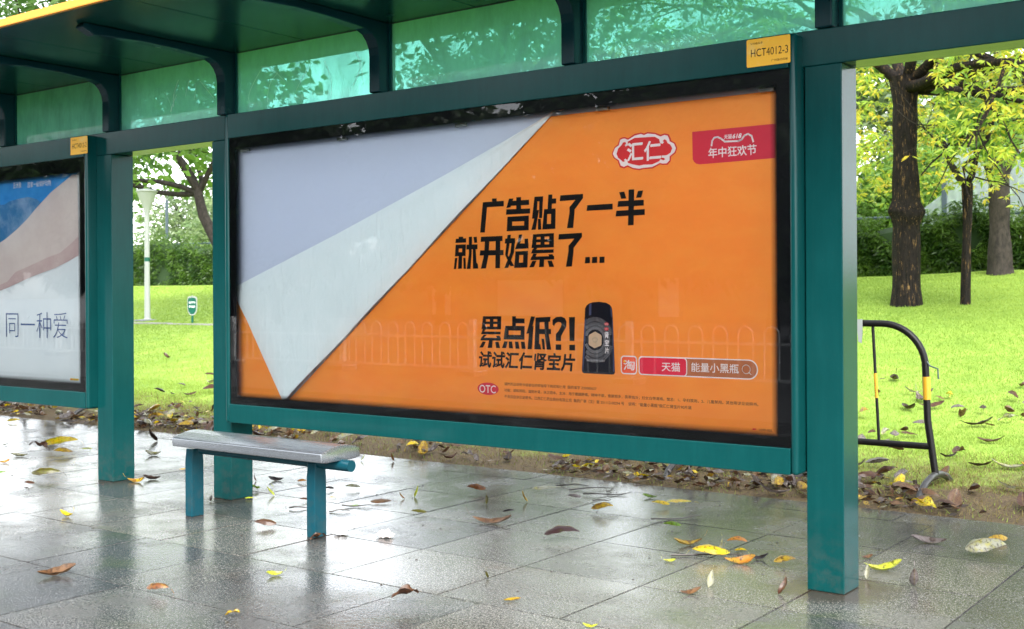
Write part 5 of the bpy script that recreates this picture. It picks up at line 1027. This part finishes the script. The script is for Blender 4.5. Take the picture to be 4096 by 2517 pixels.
# ------------------------------------------------------------------ fallen leaves
_leafcache = {}
def leaf_mesh(L, form, colour, seed, tilt=None):
    rs = random.Random(seed); n = 12; V = []; S = []; F = []
    L *= {'cup': 1.28, 'arch': 1.16, 'stand': 1.15, 'crumple': 1.15}.get(form, 1.06); wid = L * rs.uniform(.29, .40); 
    bend = {'arch': rs.uniform(1.0, 1.7), 'cup': -rs.uniform(1.3, 2.2), 'flat': rs.uniform(.1, .35), 'stand': -rs.uniform(.8, 1.4), 'crumple': rs.uniform(.6, 1.2)}[form]
    fold = {'arch': -rs.uniform(.5, .9), 'cup': rs.uniform(.4, .8), 'flat': rs.uniform(-.3, .15), 'stand': rs.uniform(.5, .9), 'crumple': rs.uniform(.5, 1.0)}[form]
    twist = rs.uniform(-.5, .5) * (1.6 if form in ('crumple', 'stand') else 1); side = rs.uniform(-.25, .25)
    ph = [rs.uniform(0, 6.28) for _ in range(4)]
    x = z = y = 0.0; ang = bend / 2
    for i in range(n + 1):
        t = i / n; w = wid * (math.sin(math.pi * min(1, t ** .8 * .97 + .03)) ** .75) * .5 + .0006
        tw = twist * (t - .5); c_, s_ = math.cos(tw), math.sin(tw)
        for k, sgn in enumerate((-1, -.5, 0, .5, 1)):
            lat = sgn * w; up = abs(lat) * fold + .06 * w * math.sin(t * 19 + sgn * 3 + ph[0]) + (.35 * w * math.sin(t * 11 + sgn * 2 + ph[1]) if form == 'crumple' else 0)
            V.append((x - up * math.sin(ang) * 1.0, y + lat * c_ - up * s_, z + up * math.cos(ang) * c_ + lat * s_)); S.append(sgn)
        x += L / n * math.cos(ang); z += L / n * math.sin(ang); y += L / n * side * (t - .5); ang -= bend / n
        if form == 'crumple': ang += .35 * math.sin(t * 14 + ph[2])
    for i in range(n):
        for k in range(4): a_ = i * 5 + k; F.append((a_, a_ + 1, a_ + 6, a_ + 5))
    # stalk
    b = len(V); sx, sz = x, z; hw = max(.0012, L * .008)
    for i in range(5):
        t = i / 4; V += [(sx, y - hw, sz), (sx, y + hw, sz)]; S += [.5, .5]; ang -= .12 * (1 if bend > 0 else -1)
        sx += L * .05 * math.cos(ang); sz += L * .05 * math.sin(ang)
    for i in range(4): a_ = b + i * 2; F.append((a_, a_ + 1, a_ + 3, a_ + 2))
    cx = sum(v[0] for v in V) / len(V); cy_ = sum(v[1] for v in V) / len(V)
    P = [Vector((v[0] - cx, v[1] - cy_, v[2])) for v in V]
    if form == 'stand':
        rt = Matrix.Rotation(-R(rs.uniform(50, 78)), 3, 'Y') @ Matrix.Rotation(R(rs.uniform(-30, 30)), 3, 'X'); P = [rt @ p for p in P]
    elif form in ('arch', 'cup', 'flat'):
        rt = Matrix.Rotation(R(rs.uniform(-14, 14) if tilt is None else tilt), 3, 'X'); P = [rt @ p for p in P]
    zm = min(p.z for p in P); P = [(p.x, p.y, p.z - zm) for p in P]
    me = bpy.data.meshes.new('leaf'); me.from_pydata(P, [], F); me.materials.append(FL[colour])
    me.polygons.foreach_set('use_smooth', [True] * len(F))
    at = me.attributes.new('side', 'FLOAT', 'POINT'); at.data.foreach_set('value', S); me.update()
    return me
for k, (x, y, L, an, form, colour, lab) in enumerate(LEAVES):
    o = bpy.data.objects.new('fallen_leaf', leaf_mesh(L, form, colour, 100 + k, random.Random(k + 900).uniform(3, 26) * (-1 if k % 2 else 1))); COL.objects.link(o)
    o.location = (x, y, .0022); rsx = random.Random(k)
    o.rotation_euler = (0, 0, YAW + R(an) + R(rsx.uniform(-22, 22)) + (math.pi if k % 2 else 0))
    tag(o, lab, 'leaf', 'leaves fallen on the wet paving')
# leaf litter on the verge: individual leaves, a few shared shapes
kinds = [('brown', 'dead brown'), ('grey', 'bleached grey'), ('tan', 'dry tan'), ('dark', 'rotting dark brown'), ('ochre', 'brown-spotted yellow'), ('yellow', 'bright yellow'), ('pale', 'pale whitish'), ('olive', 'dull olive')]
wts = [.20, .22, .12, .11, .10, .09, .12, .04]
lib = {}
for ck, _w in kinds:
    lib[ck] = [leaf_mesh(L, f, ck, hash_) for L, f, hash_ in ((.16, 'arch', 501), (.20, 'arch', 502), (.17, 'crumple', 503), (.15, 'cup', 504), (.21, 'cup', 505), (.13, 'flat', 506))]
def zone(x, y):
    return 'right of the right post' if x / y > -.39 else ('below the long ad box' if x / y > -1.16 else ('between the left and middle posts' if x / y > -1.45 else 'below the left ad box'))
rs = random.Random(12); cnt = 0
def litter(x, y, big=1.0):
    ck, w = rs.choices(kinds, wts)[0]
    o = bpy.data.objects.new('fallen_leaf', rs.choice(lib[ck])); COL.objects.link(o)
    s_ = rs.uniform(.55, 1.0) * big; o.scale = (s_, s_, s_)
    o.location = (x, y, max(0, float(lawn_z(x, y))) + (.012 if y > 6.5 else .004)); o.rotation_euler = (rs.uniform(-.3, .3), rs.uniform(-.3, .3), rs.uniform(0, 6.28))
    dist = 'at the paving edge' if y < 7.3 else 'on the lawn'
    tag(o, f'{w} leaf {dist}, {zone(x, y)}', 'leaf', f'{w} leaves {dist} {zone(x, y)}')
for k in range(210):
    while True:
        r_ = rs.random()
        if r_ < .36: x = rs.uniform(-3.1, -1.2)
        elif r_ < .72: x = rs.uniform(-8.0, -2.6)
        else: x = rs.uniform(-11.8, -7.6)
        y = 6.50 + abs(rs.gauss(0, .50)) if rs.random() < .8 else rs.uniform(7.0, 10.5)
        if y > 7.6: x = rs.choice((rs.uniform(-.37, -.22), rs.uniform(-.37, -.22), rs.uniform(-1.42, -1.22))) * y
        if x / y > -1.9: break
    litter(x, y)
n_ = 2800; lx = rng.uniform(-12.2, -1.0, n_); ly = 6.47 + np.abs(rng.normal(0, .42, n_))
keep = (lx / ly > -1.95) & gate(np.stack([lx, ly, lx * 0], -1), 3.1, -.8, 5); lx, ly = lx[keep], ly[keep]
D = np.stack([rng.normal(size=len(lx)), rng.normal(size=len(lx)), rng.normal(0, .22, len(lx))], -1)
V, F = leaf_cloud(np.stack([lx, ly, lawn_z(lx, ly) + .008 + .02 * rng.random(len(lx))], -1), D, rng.uniform(.04, .11, len(lx)), rng.uniform(.018, .042, len(lx)), rng, .05)
V[:, 2] = np.maximum(V[:, 2], lawn_z(V[:, 0], V[:, 1]) + .002)
o = np_obj('leaf_litter', V, F, [FL['brown'], FL['dark'], FL['grey'], FL['tan'], FL['ochre'], FL['yellow'], FL['pale']], mi=np.tile(rng.choice(7, len(lx), p=[.28, .24, .17, .14, .06, .05, .06]), 2), attrs={'side': np.tile([0, 1, 0, 1], len(lx))})
tag(o, 'small broken dead leaves trodden into the bare soil along the paving edge', 'leaf litter', kind='stuff')
# twigs, bits of litter
twigs = [(-4.0, 5.95, .30, .2), (-3.82, 5.85, .26, .1), (-3.75, 6.0, .16, 1.2), (-4.15, 6.05, .2, -.1), (-3.65, 5.7, .12, .5), (-4.75, 4.75, .17, .05), (-4.70, 4.60, .12, .1), (-4.95, 4.55, .14, .0), (-3.1, 5.4, .3, .35), (-2.62, 4.75, .34, -.1)]
for k, (x, y, L, an) in enumerate(twigs):
    mb = MB(); r0 = random.Random(k)
    a_ = YAW + an; pts = [(x + math.cos(a_) * L * t + r0.uniform(-.008, .008), y + math.sin(a_) * L * t + r0.uniform(-.008, .008), .006 + .01 * math.sin(3 * t + k) ** 2) for t in np.linspace(0, 1, 6)]
    mb.tube(pts, [.0045, .0045, .004, .0035, .003, .002], M['twig'], 5)
    tag(mb.build('twig', smooth=True), 'thin wet black twig lying on the paving ' + ('near its grass edge' if y > 5.6 else ('between bench and ad box' if x < -4.2 else 'near the right post')), 'twig', 'wet twigs ' + ('near the grass edge' if y > 5.6 else ('behind the bench' if x < -4.2 else 'near the right post')))
V = []; n_ = 300
dx = rng.uniform(-8, -1.4, n_); dy = np.clip(rng.normal(5.2, .9, n_), 3.2, 6.4); s_ = rng.uniform(.002, .007, n_)
an = rng.uniform(0, 3.14, n_); ca, sa = np.cos(an), np.sin(an)
quad = np.array([(-1, -.6, 0), (1, -.4, 0), (.9, .5, .6), (-.8, .6, .5)])
V = np.stack([np.stack([dx + s_ * (q[0] * ca - q[1] * sa), dy + s_ * (q[0] * sa + q[1] * ca), .0025 + s_ * q[2]], -1) for q in quad], 1).reshape(-1, 3)
tag(np_obj('debris', V, np.arange(n_ * 4).reshape(-1, 4), [M['twig']]), 'tiny dark crumbs of bark and seed scattered over the wet paving', 'debris', kind='stuff')
def crumpled(name, x, y, r, mt, label, cat, seed):
    bm = bmesh.new(); bmesh.ops.create_icosphere(bm, subdivisions=3, radius=r); r0 = random.Random(seed); ph = [r0.uniform(0, 6.28) for _ in range(6)]
    for v in bm.verts:
        d = v.co.normalized(); f = 1 + .3 * math.sin(d.x * 7 + ph[0]) * math.sin(d.y * 6 + ph[1]) + .25 * math.sin(d.z * 9 + ph[2] + d.x * 5); v.co = Vector((d.x * r * f * 1.3, d.y * r * f, max(-.35, d.z) * r * f * .7))
    zm = min(v.co.z for v in bm.verts)
    for v in bm.verts: v.co.z -= zm
    me = bpy.data.meshes.new(name); bm.to_mesh(me); bm.free(); me.materials.append(mt)
    o = bpy.data.objects.new(name, me); COL.objects.link(o); o.location = (x, y, .002); tag(o, label, cat)
crumpled('tissue', -3.99, 4.30, .030, M['tissue'], 'crumpled pinkish tissue on the wet paving right of the bench', 'tissue', 1)
crumpled('paper_scrap', -4.22, 4.22, .026, M['white'], 'folded white paper scrap beside the right bench leg', 'paper', 2)

# ------------------------------------------------------------------ across the road (mirrored in the glass)
RL = thing('road_railing', 'white hooped railing along the road centre, mirrored in the poster glass', 'railing', (-12, -6, -.15))
mb = MB()
for z in (.12, .62): mb.box(-34, 6, -6.015, -5.985, z - .15, z - .11, M['rail_white'])
part(mb, 'rails', RL); mb = MB()
for k in range(100):
    x = -33.6 + k * .39; w = .11
    mb.tube([(x - w, -6.02, 0)] + [(x - w * math.cos(t), -6.02, .62 + w * math.sin(t)) for t in np.linspace(0, math.pi, 7)] + [(x + w, -6.02, 0)], .012, M['rail_white'], 5, cap=False)
part(mb, 'hoops', RL)
for k in range(14):
    mb = MB(); x = -33 + k * 3; mb.box(x - .05, x + .05, -6.14, -6.05, -.15, .78, M['rail_white']); mb.box(x - .2, x + .2, -6.25, -5.88, -.15, -.06, M['grey_paint']); part(mb, 'post', RL, bevel=.01)
OB = thing('advertising_box', 'pale poster box across the road, faintly mirrored in the orange poster', 'advertising box', (-28, -31, 0))
for x0, x1 in ((-30.5, -27.0), (-34.2, -33.0), (-22.6, -21.6)):
    mb = MB(); mb.box(x0, x1, -31.2, -31, .0, 1.9, M['fence_dark']); part(mb, 'frame', OB); mb = MB(); mb.add([(x1 - .05, -30.99, .25), (x0 + .05, -30.99, .25), (x0 + .05, -30.99, 1.75), (x1 - .05, -30.99, 1.75)], [(0, 1, 2, 3)], M['far_paper']); part(mb, 'poster', OB)
mb = MB(); mb.box(-60, 30, -40, -38, -.2, 3.2, M['skin_far']); tag(mb.build('wall'), 'grey boundary wall far across the road', 'wall')
base_t = None
for k, x in enumerate((-66, -57, -48, -40, -32, -24, -16, -8, 0, 8)):
    y = -27 - (k % 3) * 2.0
    if base_t is None:
        T = thing('tree', 'dark street tree across the road, mirrored as a black crown in the glass', 'tree', (x, y, -.15), 'street trees across the road'); mb = MB()
        trunk_tube(mb, (x, y), [(x, y, -.2), (x, y, .4), (x, y, 1.6), (x, y, 4.2)], [.26, .19, .16, .12], M['bark'], .01)
        P2 = crown_points(2400, (x, y, 5.8), (6.2, 3.0, 4.4), rng, -1.6, 91, 1.2, 1.4)
        tree_parts(T, mb, clumps(P2, 6, .5, rng, .6, .3, True), [M['fol_dark']]); base_t = T
    else:
        T = base_t.copy(); COL.objects.link(T); T.location = (x, y, -.15); T.rotation_euler = (0, 0, k * 1.1)
        for ch in base_t.children:
            c2 = ch.copy(); COL.objects.link(c2); c2.parent = T; c2.matrix_parent_inverse = ch.matrix_parent_inverse.copy()
bpy.context.view_layer.update()
